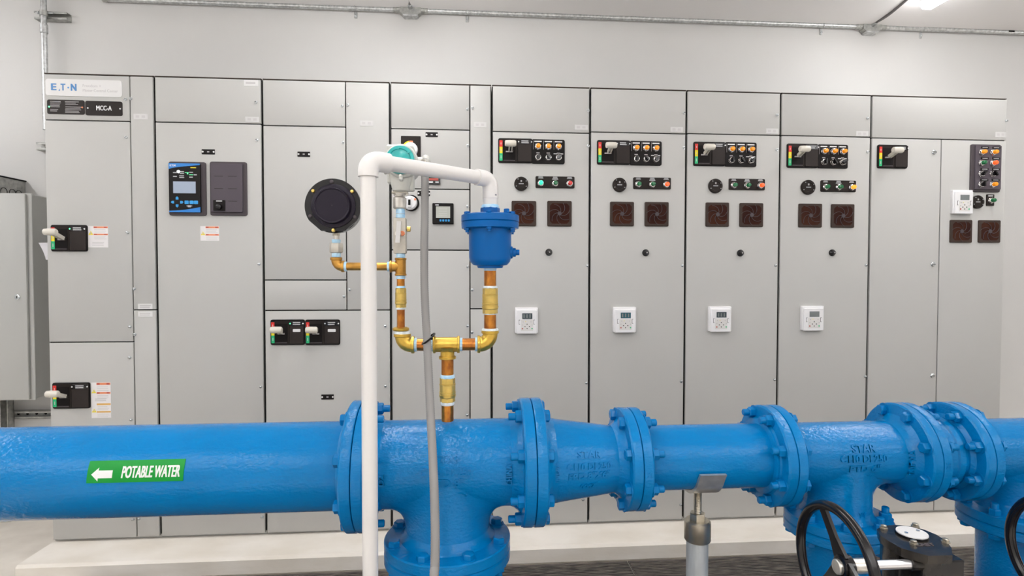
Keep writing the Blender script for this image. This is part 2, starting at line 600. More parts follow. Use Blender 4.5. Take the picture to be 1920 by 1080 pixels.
# ------------------------------------------------------------------ devices on the doors; px rectangles on the door plane
YF = Y_DOOR


def rect(x0, y0, x1, y1):
    a, b = U(x0, (y0 + y1) / 2, YF), U(x1, (y0 + y1) / 2, YF)
    c, d = U((x0 + x1) / 2, y0, YF), U((x0 + x1) / 2, y1, YF)
    return a.x, b.x, d.z, c.z          # X0, X1, Z0, Z1


def latch(parent, *pts):
    for px, py in pts:
        p = U(px, py, YF)
        inst('latch_screw', 'latch', (p.x, YF, p.z), parent)


def small_label(parent, r, rows=2, m='label_pale', ink='sticker_text', name='small_label', blocks=False):
    x0, x1, z0, z1 = rect(*r)
    mb = MB()
    mb.box(x0, x1, YF - 0.0012, YF + 0.0003, z0, z1, m)
    w = x1 - x0
    h = z1 - z0
    if blocks:
        for fx in (0.16, 0.58):
            mb.box(x0 + fx * w, x0 + (fx + 0.24) * w, YF - 0.0016, YF - 0.001, z0 + 0.28 * h, z0 + 0.72 * h, ink)
    else:
        bars(mb, x0 + 0.12 * w, x1 - 0.08 * w, z0 + 0.2 * h, z1 - 0.2 * h, YF - 0.0012, rows, ink, 0.15)
    part(name, mb, parent)


def nameplate(parent, r):
    x0, x1, z0, z1 = rect(*r)
    mb = MB()
    w = x1 - x0
    zc = (z0 + z1) / 2
    mb.rplate(x0, x1, z0, z1, YF, YF - 0.002, 'black_plastic', 0.001, 2)
    for x in (x0 + 0.08 * w, x1 - 0.08 * w):
        mb.cyl((x, YF - 0.0015, zc), (x, YF - 0.003, zc), 0.0045, 'label_white', 12)
    mb.box(x0 + 0.42 * w, x1 - 0.42 * w, YF - 0.0026, YF - 0.0018, zc - 0.003, zc + 0.003, 'dim_ink')
    part('nameplate', mb, parent, label='small black nameplate with two white rivets')


def sticker(parent, r, extra=None):
    """white warning sticker with a yellow triangle and orange bands"""
    x0, x1, z0, z1 = rect(*r)
    w, h = x1 - x0, z1 - z0
    y = YF - 0.001
    mb = MB()
    mb.box(x0, x1, y, YF + 0.0003, z0, z1, 'sticker_white')

    def block(zt, hh, ink1, ink2):
        mb.box(x0 + 0.28 * w, x1 - 0.01 * w, y - 0.0005, y + 0.0003, zt - 0.14 * hh, zt - 0.02 * hh, ink1)
        for fx in (0.30, 0.80):
            mb.box(x0 + fx * w, x0 + (fx + 0.14) * w, y - 0.0008, y, zt - 0.12 * hh, zt - 0.04 * hh, ink2)
        mb.box(x0 + 0.28 * w, x1 - 0.01 * w, y - 0.0005, y + 0.0003, zt - 0.64 * hh, zt - 0.54 * hh, ink1)
        for fx in (0.30, 0.80):
            mb.box(x0 + fx * w, x0 + (fx + 0.14) * w, y - 0.0008, y, zt - 0.62 * hh, zt - 0.56 * hh, ink2)
        bars(mb, x0 + 0.3 * w, x1 - 0.05 * w, zt - 0.5 * hh, zt - 0.2 * hh, y, 3, 'label_pale', 0.2, 0.3)
        bars(mb, x0 + 0.3 * w, x1 - 0.05 * w, zt - 0.95 * hh, zt - 0.7 * hh, y, 3, 'label_pale', 0.2, 0.3)
        cx, cz, s_ = x0 + 0.14 * w, zt - 0.5 * hh, 0.12 * w
        mb.prism([(cx - s_, y - 0.0008, cz - s_ * 0.8), (cx + s_, y - 0.0008, cz - s_ * 0.8), (cx, y - 0.0008, cz + s_ * 0.9)], (0, 0.0008, 0), 'yellow')
        mb.box(cx - 0.002, cx + 0.002, y - 0.0013, y - 0.0006, cz - s_ * 0.45, cz + s_ * 0.4, 'sticker_text')
    if extra == 'tall':
        block(z1, h * 0.5, 'orange_ink', 'red_ink')
        bars(mb, x0 + 0.18 * w, x1 - 0.2 * w, z0 + 0.46 * h, z0 + 0.56 * h, y, 2, 'sticker_text', 0.1, 0.35)
        block(z0 + 0.42 * h, h * 0.42, 'ochre_ink', 'ochre_ink')
    elif extra:
        block(z1, h * 0.66, 'orange_ink', 'red_ink')
        bars(mb, x0 + 0.2 * w, x1 - 0.2 * w, z0 + 0.08 * h, z0 + 0.26 * h, y, 3, 'sticker_text', 0.1, 0.35)
    else:
        block(z1, h, 'orange_ink', 'red_ink')
    part('warning_sticker', mb, parent)


def handle(parent, cx, cz, s=1.0, tip=0.0, gap=0.078):
    """cream operating handle: grip across, carried on a forked arm from its pivot in the slot"""
    mb = MB()
    yb, yg = YF - 0.004, YF - gap
    gz = cz + 0.030 * s + tip
    mb.lathe([(0, 0.011), (0.003, 0.0150), (0.020, 0.0165), (0.050, 0.0160), (0.056, 0.012)], (cx - 0.029, yg, gz), (1, 0, 0), 'handle_cream', 20)
    for dx in (0.0005, 0.0145):
        x = cx - 0.008 + dx
        mb.prism([(x, yb, cz - 0.013), (x, yb, cz + 0.004), (x, yg + 0.002, gz + 0.009), (x, yg - 0.003, gz - 0.009)], (0.005, 0, 0), 'handle_cream')
    mb.cyl((cx - 0.020, yb - 0.004, cz - 0.006), (cx + 0.020, yb - 0.004, cz - 0.006), 0.007, 'panel_brown', 16)
    part('handle', mb, parent, label='cream coloured grip handle')


def disconnect(parent, r, split=0.56, led=False, tag2=False, hfx=0.30, tip=0.0, gap=0.078):
    x0, x1, z0, z1 = rect(*r)
    w, h = x1 - x0, z1 - z0
    xs = x0 + split * w
    mb = MB()
    y = YF
    mb.rplate(x0, x1, z0, z1, y, y - 0.008, 'black_plastic', 0.009, 4, 0.002)
    # left operator frame round its slot
    mb.rplate(x0 + 0.02 * w, xs - 0.005 * w, z0 + 0.04 * h, z1 - 0.04 * h, y - 0.007, y - 0.010, 'panel_brown', 0.004, 3)
    mb.box(x0 + 0.13 * w, xs - 0.06 * w, y - 0.0108, y - 0.009, z0 + 0.10 * h, z1 - 0.16 * h, 'slot_black')
    mb.box(x0 + 0.15 * w, xs - 0.07 * w, y - 0.0135, y - 0.010, z0 + 0.075 * h, z0 + 0.11 * h, 'bezel_grey')
    mb.box(x0 + 0.22 * w, xs - 0.14 * w, y - 0.016, y - 0.010, z0 + 0.42 * h, z0 + 0.47 * h, 'dim_ink')
    b = part('disconnect_switch', mb, parent)
    mb = MB()
    mb.rplate(xs + 0.01 * w, x1 - 0.02 * w, z0 + 0.05 * h, z1 - 0.05 * h, y - 0.006, y - 0.014, 'cover_brown', 0.004, 3, 0.0015)
    mb.box(xs + 0.02 * w, x1 - 0.03 * w, y - 0.0155, y - 0.013, z1 - 0.24 * h, z1 - 0.06 * h, 'black_gloss')
    for fx, m in ((0.07, 'led_green' if led else 'white_ink'), (0.93, 'white_ink')):
        x = xs + fx * (x1 - xs)
        mb.cyl((x, y - 0.015, z1 - 0.15 * h), (x, y - 0.0165, z1 - 0.15 * h), 0.0036, m, 10)
    bars(mb, xs + 0.25 * (x1 - xs), x1 - 0.25 * (x1 - xs), z1 - 0.22 * h, z1 - 0.08 * h, y - 0.0155, 2, 'grey_ink', 0.15, 0.6)
    if tag2:
        mb.rplate(xs + 0.25 * (x1 - xs), x1 - 0.25 * (x1 - xs), z0 + 0.52 * h, z0 + 0.63 * h, y - 0.013, y - 0.0155, 'white_ink', 0.003, 3)
    part('cover', mb, b)
    mb = MB()
    xa, xb = x0 + 0.035 * w, x0 + 0.125 * w
    for za, zb, m in ((0.64, 0.90, 'red'), (0.38, 0.64, 'yellow'), (0.08, 0.38, 'green')):
        mb.box(xa, xb, y - 0.0118, y - 0.009, z0 + za * h, z0 + zb * h, m)
        mb.box((xa + xb) / 2 - 0.0015, (xa + xb) / 2 + 0.0015, y - 0.0122, y - 0.0115, z0 + (za + 0.09) * h, z0 + (zb - 0.09) * h, 'label_pale')
    part('position_strip', mb, b, label='red, yellow and green position strip')
    handle(b, x0 + hfx * w, z0 + 0.50 * h, 1.0, tip, gap)
    return b


def pilot_panel(parent, r):
    x0, x1, z0, z1 = rect(*r)
    w, h = x1 - x0, z1 - z0
    y = YF
    mb = MB()
    mb.rplate(x0, x1, z0, z1, y, y - 0.008, 'black_plastic', 0.009, 4, 0.002)
    for fx in (0.19, 0.50, 0.81):
        mb.box(x0 + (fx - 0.11) * w, x0 + (fx + 0.11) * w, y - 0.0086, y - 0.0078, z1 - 0.115 * h, z1 - 0.07 * h, 'white_ink')
        mb.box(x0 + (fx - 0.05) * w, x0 + (fx + 0.05) * w, y - 0.0086, y - 0.0078, z0 + 0.42 * h, z0 + 0.455 * h, 'dim_ink')
        mb.box(x0 + (fx - 0.145) * w, x0 + (fx - 0.137) * w, y - 0.0086, y - 0.0078, z0 + 0.58 * h, z1 - 0.06 * h, 'dim_ink')
    mb.box(x0 + 0.66 * w, x0 + 0.76 * w, y - 0.0086, y - 0.0078, z0 + 0.395 * h, z0 + 0.425 * h, 'white_ink')
    mb.box(x0 + 0.87 * w, x0 + 0.95 * w, y - 0.0086, y - 0.0078, z0 + 0.395 * h, z0 + 0.425 * h, 'white_ink')
    b = part('pilot_light_panel', mb, parent)
    for i, fx in enumerate((0.19, 0.50, 0.81)):
        inst('pilot_light', 'amber_lens', (x0 + fx * w, y - 0.008, z0 + 0.70 * h), b)
        inst('selector_knob', 'knob%d' % i, (x0 + fx * w, y - 0.008, z0 + 0.25 * h), b)
    return b


def status_panel(parent, r, cols):
    x0, x1, z0, z1 = rect(*r)
    w, h = x1 - x0, z1 - z0
    y = YF
    mb = MB()
    mb.rplate(x0, x1, z0, z1, y, y - 0.005, 'panel_brown', 0.006, 4, 0.001)
    for i, fx in enumerate((0.13, 0.5, 0.87)):
        for k in range(2 + (i == 1)):
            ww = 0.055 + 0.012 * k
            zc = z1 - (0.07 + 0.09 * k) * h
            mb.box(x0 + (fx - ww) * w, x0 + (fx + ww) * w, y - 0.0056, y - 0.0048, zc - 0.03 * h, zc + 0.03 * h, 'grey_ink')
    b = part('status_light_panel', mb, parent)
    for fx, c in zip((0.13, 0.5, 0.87), cols):
        inst('pilot_light', c, (x0 + fx * w, y - 0.005, z0 + 0.40 * h), b)


def buzzer(parent, px, py, rpx=13):
    c = U(px, py, YF)
    r = U(px + rpx, py, YF).x - c.x
    mb = MB()
    mb.lathe([(0, r), (0.010, r), (0.013, r * 0.93), (0.013, r * 0.66), (0.010, r * 0.62), (0.010, r * 0.1)], (c.x, YF, c.z), (0, -1, 0), 'panel_brown', 36)
    mb.box(c.x - r * 0.35, c.x + r * 0.35, YF - 0.0108, YF - 0.0098, c.z - r * 0.06, c.z + r * 0.06, 'grey_ink')
    mb.box(c.x - r * 0.10, c.x + r * 0.10, YF - 0.0108, YF - 0.0098, c.z + r * 0.25, c.z + r * 0.5, 'dim_ink')
    for a in (0.5, 2.2, 3.6, 5.8):
        q = (c.x + r * 0.8 * math.cos(a), c.z + r * 0.8 * math.sin(a))
        mb.cyl((q[0], YF - 0.0125, q[1]), (q[0], YF - 0.0138, q[1]), 0.0025, 'grey_ink', 8)
    part('buzzer', mb, parent, label='round black buzzer disc')


def fan(parent, r):
    x0, x1, z0, z1 = rect(*r)
    w, h = x1 - x0, z1 - z0
    y = YF
    cx, cz = (x0 + x1) / 2, (z0 + z1) / 2
    mb = MB()
    mb.rplate(x0, x1, z0, z1, y, y - 0.009, 'fan_frame', 0.006, 4, 0.003)
    b = part('fan_grille', mb, parent)
    mb = MB()
    k = 0.10
    c = 0.10
    X0, X1, Z0, Z1 = x0 + k * w, x1 - k * w, z0 + k * h, z1 - k * h
    poly = [(X0 + c * w, Z0), (X1 - c * w, Z0), (X1, Z0 + c * h), (X1, Z1 - c * h), (X1 - c * w, Z1), (X0 + c * w, Z1), (X0, Z1 - c * h), (X0, Z0 + c * h)]
    mb.prism([(a, y - 0.0095, q) for a, q in poly], (0, 0.002, 0), 'fan_mesh')
    part('filter_mesh', mb, b)
    mb = MB()
    R = w * 0.42
    for i in range(7):
        pts = []
        for j in range(9):
            t = j / 8
            rr = 0.1 * R + t * R * 0.95
            a = 2 * PI * i / 7 + 1.25 * t
            pts.append((cx + rr * math.cos(a), y - 0.0105, cz + rr * math.sin(a)))
        mb.tube(pts, 0.0012, 'bezel_grey', 6)
    mb.cyl((cx, y - 0.0095, cz), (cx, y - 0.012, cz), w * 0.085, 'bezel_grey', 7)
    part('finger_guard', mb, b)


def keypad(parent, r, screen='lcd_dark'):
    x0, x1, z0, z1 = rect(*r)
    w, h = x1 - x0, z1 - z0
    y = YF
    mb = MB()
    mb.rplate(x0, x1, z0 + 0.02 * h, z1, y, y - 0.018, 'keypad_white', 0.004, 3, 0.003)
    mb.rplate(x0 + 0.05 * w, x1 - 0.05 * w, z0, z1 - 0.08 * h, y - 0.017, y - 0.026, 'keypad_white', 0.004, 3, 0.003)
    mb.rplate(x0 + 0.24 * w, x1 - 0.22 * w, z0 + 0.11 * h, z0 + 0.54 * h, y - 0.026, y - 0.0268, 'keypad_panel', 0.004, 3)
    for fx in (0.18, 0.82):
        mb.rplate(x0 + (fx - 0.03) * w, x0 + (fx + 0.03) * w, z0 + 0.36 * h, z0 + 0.54 * h, y - 0.0255, y - 0.0270, 'bezel_grey', 0.002, 2)
        mb.rplate(x0 + (fx - 0.018) * w, x0 + (fx + 0.035) * w, z0 + 0.375 * h, z0 + 0.525 * h, y - 0.0265, y - 0.0275, 'keypad_white', 0.002, 2)
    b = part('keypad', mb, parent)
    mb = MB()
    mb.box(x0 + 0.30 * w, x1 - 0.26 * w, y - 0.0275, y - 0.0255, z0 + 0.57 * h, z0 + 0.79 * h, screen)
    for k in range(3):
        xx = x0 + (0.35 + 0.13 * k) * w
        mb.box(xx, xx + 0.06 * w, y - 0.0279, y - 0.0272, z0 + 0.61 * h, z0 + 0.75 * h, 'lcd_mid')
    part('screen', mb, b)
    mb = MB()
    for fx, fz, m in ((0.34, 0.46, 'sticker_text'), (0.68, 0.46, 'sticker_text'), (0.51, 0.37, 'gap_dark'), (0.31, 0.34, 'sticker_text'), (0.73, 0.34, 'sticker_text'),
                      (0.42, 0.28, 'gap_dark'), (0.61, 0.28, 'gap_dark'), (0.51, 0.28, 'label_white'), (0.51, 0.20, 'gap_dark'), (0.31, 0.20, 'red_ink'), (0.73, 0.20, 'green')):
        xx, zz = x0 + fx * w, z0 + fz * h
        s_ = 0.0036 if m in ('red_ink', 'green') else 0.0026
        mb.cyl((xx, y - 0.0262, zz), (xx, y - 0.0284, zz), s_, m, 8)
    mb.cyl((x0 + 0.45 * w, y - 0.0262, z0 + 0.47 * h), (x0 + 0.45 * w, y - 0.028, z0 + 0.47 * h), 0.002, 'yellow', 8)
    part('button', mb, b)
    return b


def round_knob(parent, px, py):
    c = U(px, py, YF)
    mb = MB()
    mb.lathe([(0, 0.0185), (0.004, 0.0185), (0.008, 0.0165), (0.016, 0.010), (0.020, 0.009), (0.021, 0.006)], (c.x, YF, c.z), (0, -1, 0), 'black_gloss', 28)
    mb.cyl((c.x + 0.001, YF - 0.0205, c.z), (c.x + 0.001, YF - 0.0225, c.z), 0.0035, 'dim_ink', 10)
    part('push_button', mb, parent, label='round black push button')


# ------------------------------------------------------------------ the cabinet line-up
TOPZ = Z_BASE + 2.286
bx = [X_MCC0, hx(288, 143), hx(491.5, 148), hx(731, 154), hx(922, 160), hx(1107, 165), hx(1288, 170), hx(1464, 176), hx(1633, 181), X_MCC1]
bx[1] = (bx[1] + hx(301, 1005)) / 2
bx[2] = (bx[2] + hx(498, 1000)) / 2
bx[5] = (bx[5] + hx(1103, 980)) / 2
bx[7] = (bx[7] + hx(1456, 900)) / 2
bx[8] = (bx[8] + hx(1626, 780)) / 2


def cabinet(i, label):
    x0, x1 = bx[i], bx[i + 1]
    t = thing('control_cabinet', ((x0 + x1) / 2, YF + 0.25, Z_BASE), label, 'cabinet', 'cabinets of the grey motor control line-up')
    mb = MB()
    mb.box(x0 + 0.0015, x1 - 0.0015, YF + 0.020, YF + 0.508, Z_BASE + 0.0005, TOPZ, 'cab_grey')
    mb.box(x0 + 0.002, x1 - 0.002, YF + 0.014, YF + 0.021, Z_BASE + 0.02, TOPZ - 0.004, 'gap_dark')  # near-black sheet paints the shade seen in the gaps round the doors
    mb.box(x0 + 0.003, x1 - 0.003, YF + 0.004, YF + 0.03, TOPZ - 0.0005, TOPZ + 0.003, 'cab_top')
    part('body', mb, t)
    return t


def door(t, i, x0, x1, z0, z1, left_edge=False, right_edge=False):
    """x/z extents between gap centre lines"""
    g = 0.0028
    a = x0 + (0.0062 if left_edge else g)
    b = x1 - (0.0062 if right_edge else g)
    mb = MB()
    mb.box(a, b, YF, YF + 0.0155, z0 + g, z1 - g, 'cab_grey', 0.0018, 2)
    return part('door', mb, t)


c1 = cabinet(0, 'leftmost tall grey cabinet with a brand plate and two large breaker handles')
xd = hx(244, 220)
zt = TOPZ - 0.002
z1 = hz(160, 226)
d = door(c1, 0, bx[0], xd, z1, zt, True); latch(d, (235.5, 186.5))
z2 = hz(170, 641.5)
d = door(c1, 0, bx[0], xd, z2, z1, True); latch(d, (237, 257.5), (239.5, 436.5), (244, 613))
d = door(c1, 0, bx[0], xd, Z_BASE + 0.012, z2, True); latch(d, (243.5, 670.5), (246, 787), (250, 974))
zs = hz(270, 581)
d = door(c1, 0, xd, bx[1], zs, zt, False, True); latch(d, (245.5, 185), (252, 541.5))
d = door(c1, 0, xd, bx[1], Z_BASE + 0.012, zs, False, True); latch(d, (253, 627), (261, 973))
x0, x1, za, zb = rect(86, 149.5, 229, 181)
mb = MB()
mb.rplate(x0, x1, za, zb, YF, YF - 0.0025, 'label_white', 0.012, 4)
h = zb - za
x_l = x0 + (x1 - x0) * 0.24
# stylised capital letters of the maker's plate: E A T · N
W_ = x1 - x0
zm = (za + zb) / 2
mb.text('E', x0 + 0.104 * W_, zm, YF - 0.0025, h * 0.56, 'logo_blue', 0.0006, bold=0.0016, fit=0.062 * W_)
mb.prism([(x0 + 0.168 * W_, YF - 0.0031, za + 0.30 * h), (x0 + 0.186 * W_, YF - 0.0031, za + 0.30 * h), (x0 + 0.186 * W_, YF - 0.0031, za + 0.42 * h)], (0, 0.0008, 0), 'logo_blue')
mb.text('T', x0 + 0.228 * W_, zm, YF - 0.0025, h * 0.56, 'logo_blue', 0.0006, bold=0.0014, fit=0.054 * W_)
mb.cyl((x0 + 0.297 * W_, YF - 0.002, zm), (x0 + 0.297 * W_, YF - 0.0031, zm), 0.0042, 'logo_blue', 16)
mb.text('N', x0 + 0.367 * W_, zm, YF - 0.0025, h * 0.56, 'logo_blue', 0.0006, bold=0.0018, fit=0.066 * W_)
mb.text('Freedom +', x0 + 0.605 * W_, za + 0.63 * h, YF - 0.0025, h * 0.24, 'sticker_text', 0.0004, fit=0.24 * W_)
mb.text('Motor Control Center', x0 + 0.715 * W_, za + 0.35 * h, YF - 0.0025, h * 0.24, 'sticker_text', 0.0004, fit=0.46 * W_)
part('brand_plate', mb, c1)
x0, x1, za, zb = rect(89, 187.5, 159, 214.5)
mb = MB()
mb.rplate(x0, x1, za, zb, YF, YF - 0.0025, 'panel_brown', 0.009, 4)
w, h = x1 - x0, zb - za
bars(mb, x0 + 0.08 * w, x0 + 0.38 * w, za + 0.45 * h, za + 0.92 * h, YF - 0.0025, 5, 'dim_ink', 0.3, 0.35)
bars(mb, x0 + 0.08 * w, x0 + 0.30 * w, za + 0.16 * h, za + 0.36 * h, YF - 0.0025, 2, 'dim_ink', 0.2, 0.35)
bars(mb, x0 + 0.48 * w, x0 + 0.88 * w, za + 0.64 * h, za + 0.92 * h, YF - 0.0025, 3, 'dim_ink', 0.3, 0.35)
bars(mb, x0 + 0.48 * w, x0 + 0.92 * w, za + 0.08 * h, za + 0.56 * h, YF - 0.0025, 5, 'dim_ink', 0.2, 0.35)
mb.cyl((x0 + 0.055 * w, YF - 0.002, za + h / 2), (x0 + 0.055 * w, YF - 0.0035, za + h / 2), 0.004, 'led_green', 10)
mb.cyl((x1 - 0.06 * w, YF - 0.002, za + h / 2), (x1 - 0.06 * w, YF - 0.0035, za + h / 2), 0.004, 'orange_ink', 10)
part('rating_plate', mb, c1, label='dark brown plate of small print')
x0, x1, za, zb = rect(160.5, 190, 230, 217)
mb = MB()
mb.rplate(x0, x1, za, zb, YF, YF - 0.0025, 'panel_brown', 0.009, 4)
mb.text('MCC-A', (x0 + x1) / 2, (za + zb) / 2, YF - 0.0025, (zb - za) * 0.46, 'white_ink', 0.0005, bold=0.0007, fit=(x1 - x0) * 0.41)
for x in (x0 + 0.07 * (x1 - x0), x1 - 0.06 * (x1 - x0)):
    mb.cyl((x, YF - 0.002, (za + zb) / 2), (x, YF - 0.0035, (za + zb) / 2), 0.0038, 'white_ink', 10)
part('name_plate', mb, c1, label='dark brown plate reading MCC-A')
disconnect(c1, (97, 422, 165, 471.5), 0.53, led=True, hfx=0.34, tip=-0.006, gap=0.088)
disconnect(c1, (100, 717, 170, 765.5), 0.53, hfx=0.34, tip=-0.004, gap=0.088)
sticker(c1, (165.5, 424, 203, 464), 'note')
sticker(c1, (171.5, 717, 208, 783.5), 'tall')
small_label(c1, (250.5, 213.5, 277, 224), blocks=True)
small_label(c1, (259, 569.5, 286, 579.5), 2, 'label_white')
small_label(c1, (259, 584, 286, 594), 2, 'label_white')

c2 = cabinet(1, 'grey cabinet with a blue and black display unit, second from the left end')
z1 = hz(390, 230.5)
d = door(c2, 1, bx[1], bx[2], z1, zt, True, True); latch(d, (480, 192))
d = door(c2, 1, bx[1], bx[2], Z_BASE + 0.012, z1, True, True); latch(d, (482, 262.5), (486, 495.5), (489, 725.5), (492, 969.5))
small_label(c2, (457.5, 150, 484, 161.5), 1, 'label_white')
small_label(c2, (460, 219, 486, 229), blocks=True)
nameplate(c2, (378.5, 280, 403, 289.5))
sticker(c2, (376, 424, 411, 451.5))
# display unit
x0, x1, za, zb = rect(318, 304, 387.5, 404.5)
w, h = x1 - x0, zb - za
mb = MB()
mb.rplate(x0, x1, za, zb, YF, YF - 0.010, 'bezel_grey', 0.010, 4, 0.003)
b = part('display_unit', mb, c2)
mb = MB()
fx0, fx1, fz0, fz1 = x0 + 0.045 * w, x1 - 0.12 * w, za + 0.055 * h, zb - 0.04 * h
fw, fh = fx1 - fx0, fz1 - fz0
mb.rplate(fx0, fx1, fz0, fz1, YF - 0.009, YF - 0.022, 'black_plastic', 0.004, 3, 0.001)
yq = YF - 0.0222
mb.prism([(fx0, yq, fz1)] + [(fx0 + fw * k / 8, yq, fz1 - fh * (0.12 - 0.09 * (k / 8) ** 0.6)) for k in range(9)] + [(fx1, yq, fz1)], (0, 0.001, 0), 'screen_blue')
mb.prism([(fx0, yq, fz0)] + [(fx0 + fw * k / 8, yq, fz0 + fh * (0.03 + 0.08 * (k / 8) ** 1.8)) for k in range(9)] + [(fx1, yq, fz0)], (0, 0.001, 0), 'screen_blue')
mb.text('E.T.N', fx0 + 0.13 * fw, fz1 - 0.045 * fh, yq, fh * 0.05, 'white_ink', 0.0005, 1.0, 0.0006)
bars(mb, fx0 + 0.70 * fw, fx0 + 0.88 * fw, fz1 - 0.10 * fh, fz1 - 0.07 * fh, yq, 1, 'yellow', 0, 0.6)
for a, b_, c_, rr in ((0.14, 0.27, 0.19, 1), (0.36, 0.50, 0.17, 1), (0.36, 0.50, 0.205, 1), (0.66, 0.78, 0.18, 1), (0.14, 0.27, 0.27, 1), (0.34, 0.50, 0.255, 1), (0.34, 0.50, 0.29, 1), (0.66, 0.78, 0.28, 1), (0.80, 0.9, 0.23, 1)):
    bars(mb, fx0 + a * fw, fx0 + b_ * fw, fz1 - (c_ + 0.012) * fh, fz1 - (c_ - 0.012) * fh, yq, 1, 'grey_ink', 0.1, 0.8)
mb.box(fx0 + 0.52 * fw, fx0 + 0.64 * fw, yq - 0.0005, yq + 0.0003, fz1 - 0.19 * fh, fz1 - 0.183 * fh, 'led_green')
mb.box(fx0 + 0.66 * fw, fx0 + 0.78 * fw, yq - 0.0005, yq + 0.0003, fz1 - 0.235 * fh, fz1 - 0.228 * fh, 'led_green')
mb.cyl((fx0 + 0.32 * fw, yq + 0.001, fz1 - 0.17 * fh), (fx0 + 0.32 * fw, yq - 0.004, fz1 - 0.17 * fh), 0.0065, 'led_white', 14)
mb.cyl((fx0 + 0.61 * fw, yq + 0.001, fz1 - 0.21 * fh), (fx0 + 0.61 * fw, yq - 0.003, fz1 - 0.21 * fh), 0.0028, 'led_green', 10)
for k, fz in enumerate((0.26, 0.18, 0.18, 0.11)):
    fx = (0.26, 0.12, 0.40, 0.26)[k]
    q = 0.042 * fw
    cx_, cz_ = fx0 + fx * fw, fz0 + fz * fh + 0.025 * fh
    a0 = (0, PI / 2, -PI / 2, PI)[k]
    pl = [(-q, -q), (q, -q), (q, q * 0.6), (0, q * 1.5), (-q, q * 0.6)]
    mb.prism([(cx_ + p * math.cos(a0) - r_ * math.sin(a0), yq - 0.001, cz_ + p * math.sin(a0) + r_ * math.cos(a0)) for p, r_ in pl], (0, 0.002, 0), 'btn_blue')
for fx in (0.50, 0.66, 0.80):
    mb.rplate(fx0 + fx * fw, fx0 + (fx + 0.13) * fw, fz0 + 0.17 * fh, fz0 + 0.24 * fh, yq + 0.0005, yq - 0.0015, 'btn_blue', 0.003, 2)
mb.box(fx0 + 0.56 * fw, fx0 + 0.74 * fw, yq - 0.0005, yq + 0.0003, fz0 + 0.125 * fh, fz0 + 0.135 * fh, 'white_ink')
bars(mb, fx0 + 0.60 * fw, fx0 + 0.70 * fw, fz0 + 0.10 * fh, fz0 + 0.15 * fh, yq - 0.0003, 1, 'grey_ink', 0, 0.8)
part('control_face', mb, b, label='blue and black front with arrow buttons')
mb = MB()
mb.box(fx0 + 0.14 * fw, fx0 + 0.86 * fw, yq - 0.0008, yq + 0.001, fz0 + 0.39 * fh, fz0 + 0.63 * fh, 'lcd_blue')
part('screen', mb, b)
# blank grey unit with a black knob
x0, x1, za, zb = rect(395, 304, 464, 404.5)
w, h = x1 - x0, zb - za
mb = MB()
mb.rplate(x0, x1, za, zb, YF, YF - 0.010, 'bezel_grey', 0.010, 4, 0.003)
mb.rplate(x0 + 0.05 * w, x1 - 0.10 * w, za + 0.06 * h, zb - 0.04 * h, YF - 0.009, YF - 0.020, 'bezel_face', 0.005, 3, 0.001)
for fx, fz in ((0.15, 0.72), (0.52, 0.72), (0.15, 0.49), (0.52, 0.49), (0.52, 0.26)):
    mb.box(x0 + fx * w, x0 + (fx + 0.24) * w, YF - 0.0204, YF - 0.0196, za + fz * h, za + (fz + 0.007) * h, 'panel_brown')
b = part('blank_unit', mb, c2, label='grey blank cover with a small black knob')
mb = MB()
mb.rplate(x0 + 0.12 * w, x0 + 0.44 * w, za + 0.08 * h, za + 0.28 * h, YF - 0.019, YF - 0.023, 'black_plastic', 0.003, 3)
mb.lathe([(0.0, 0.014), (0.010, 0.0135), (0.016, 0.012), (0.017, 0.009)], (x0 + 0.29 * w, YF - 0.023, za + 0.155 * h), (0, -1, 0), 'black_gloss', 24)
mb.box(x0 + 0.2 * w, x0 + 0.36 * w, YF - 0.0236, YF - 0.0225, za + 0.255 * h, za + 0.27 * h, 'white_ink')
part('knob', mb, b)

c3 = cabinet(2, 'grey cabinet with twin small breaker handles side by side, left of the white pipe')
xd = hx(648.5, 300)
z1, z2, z3 = hz(570, 236.5), hz(570, 525), hz(570, 582)
d = door(c3, 2, bx[2], xd, z1, zt, True); latch(d, (642, 199))
d = door(c3, 2, bx[2], xd, z2, z1, True); latch(d, (643, 267))
d = door(c3, 2, bx[2], xd, z3, z2, True); latch(d, (645, 556))
d = door(c3, 2, xd, bx[3], z3, zt, False, True); latch(d, (652, 197), (655.5, 543.5))
d = door(c3, 2, bx[2], bx[3], Z_BASE + 0.012, z3, True, True); latch(d, (722.5, 611), (723, 724), (719, 950))
nameplate(c3, (558, 284.5, 581.5, 294))
nameplate(c3, (602.5, 739.5, 626, 749))
small_label(c3, (675, 226, 700, 236.5), blocks=True)
disconnect(c3, (508, 599, 572, 646.5), 0.56, led=True, tag2=True, hfx=0.30, tip=-0.012, gap=0.07)
disconnect(c3, (573, 599, 638, 646.5), 0.55, tag2=True, hfx=0.29, tip=-0.012, gap=0.07)

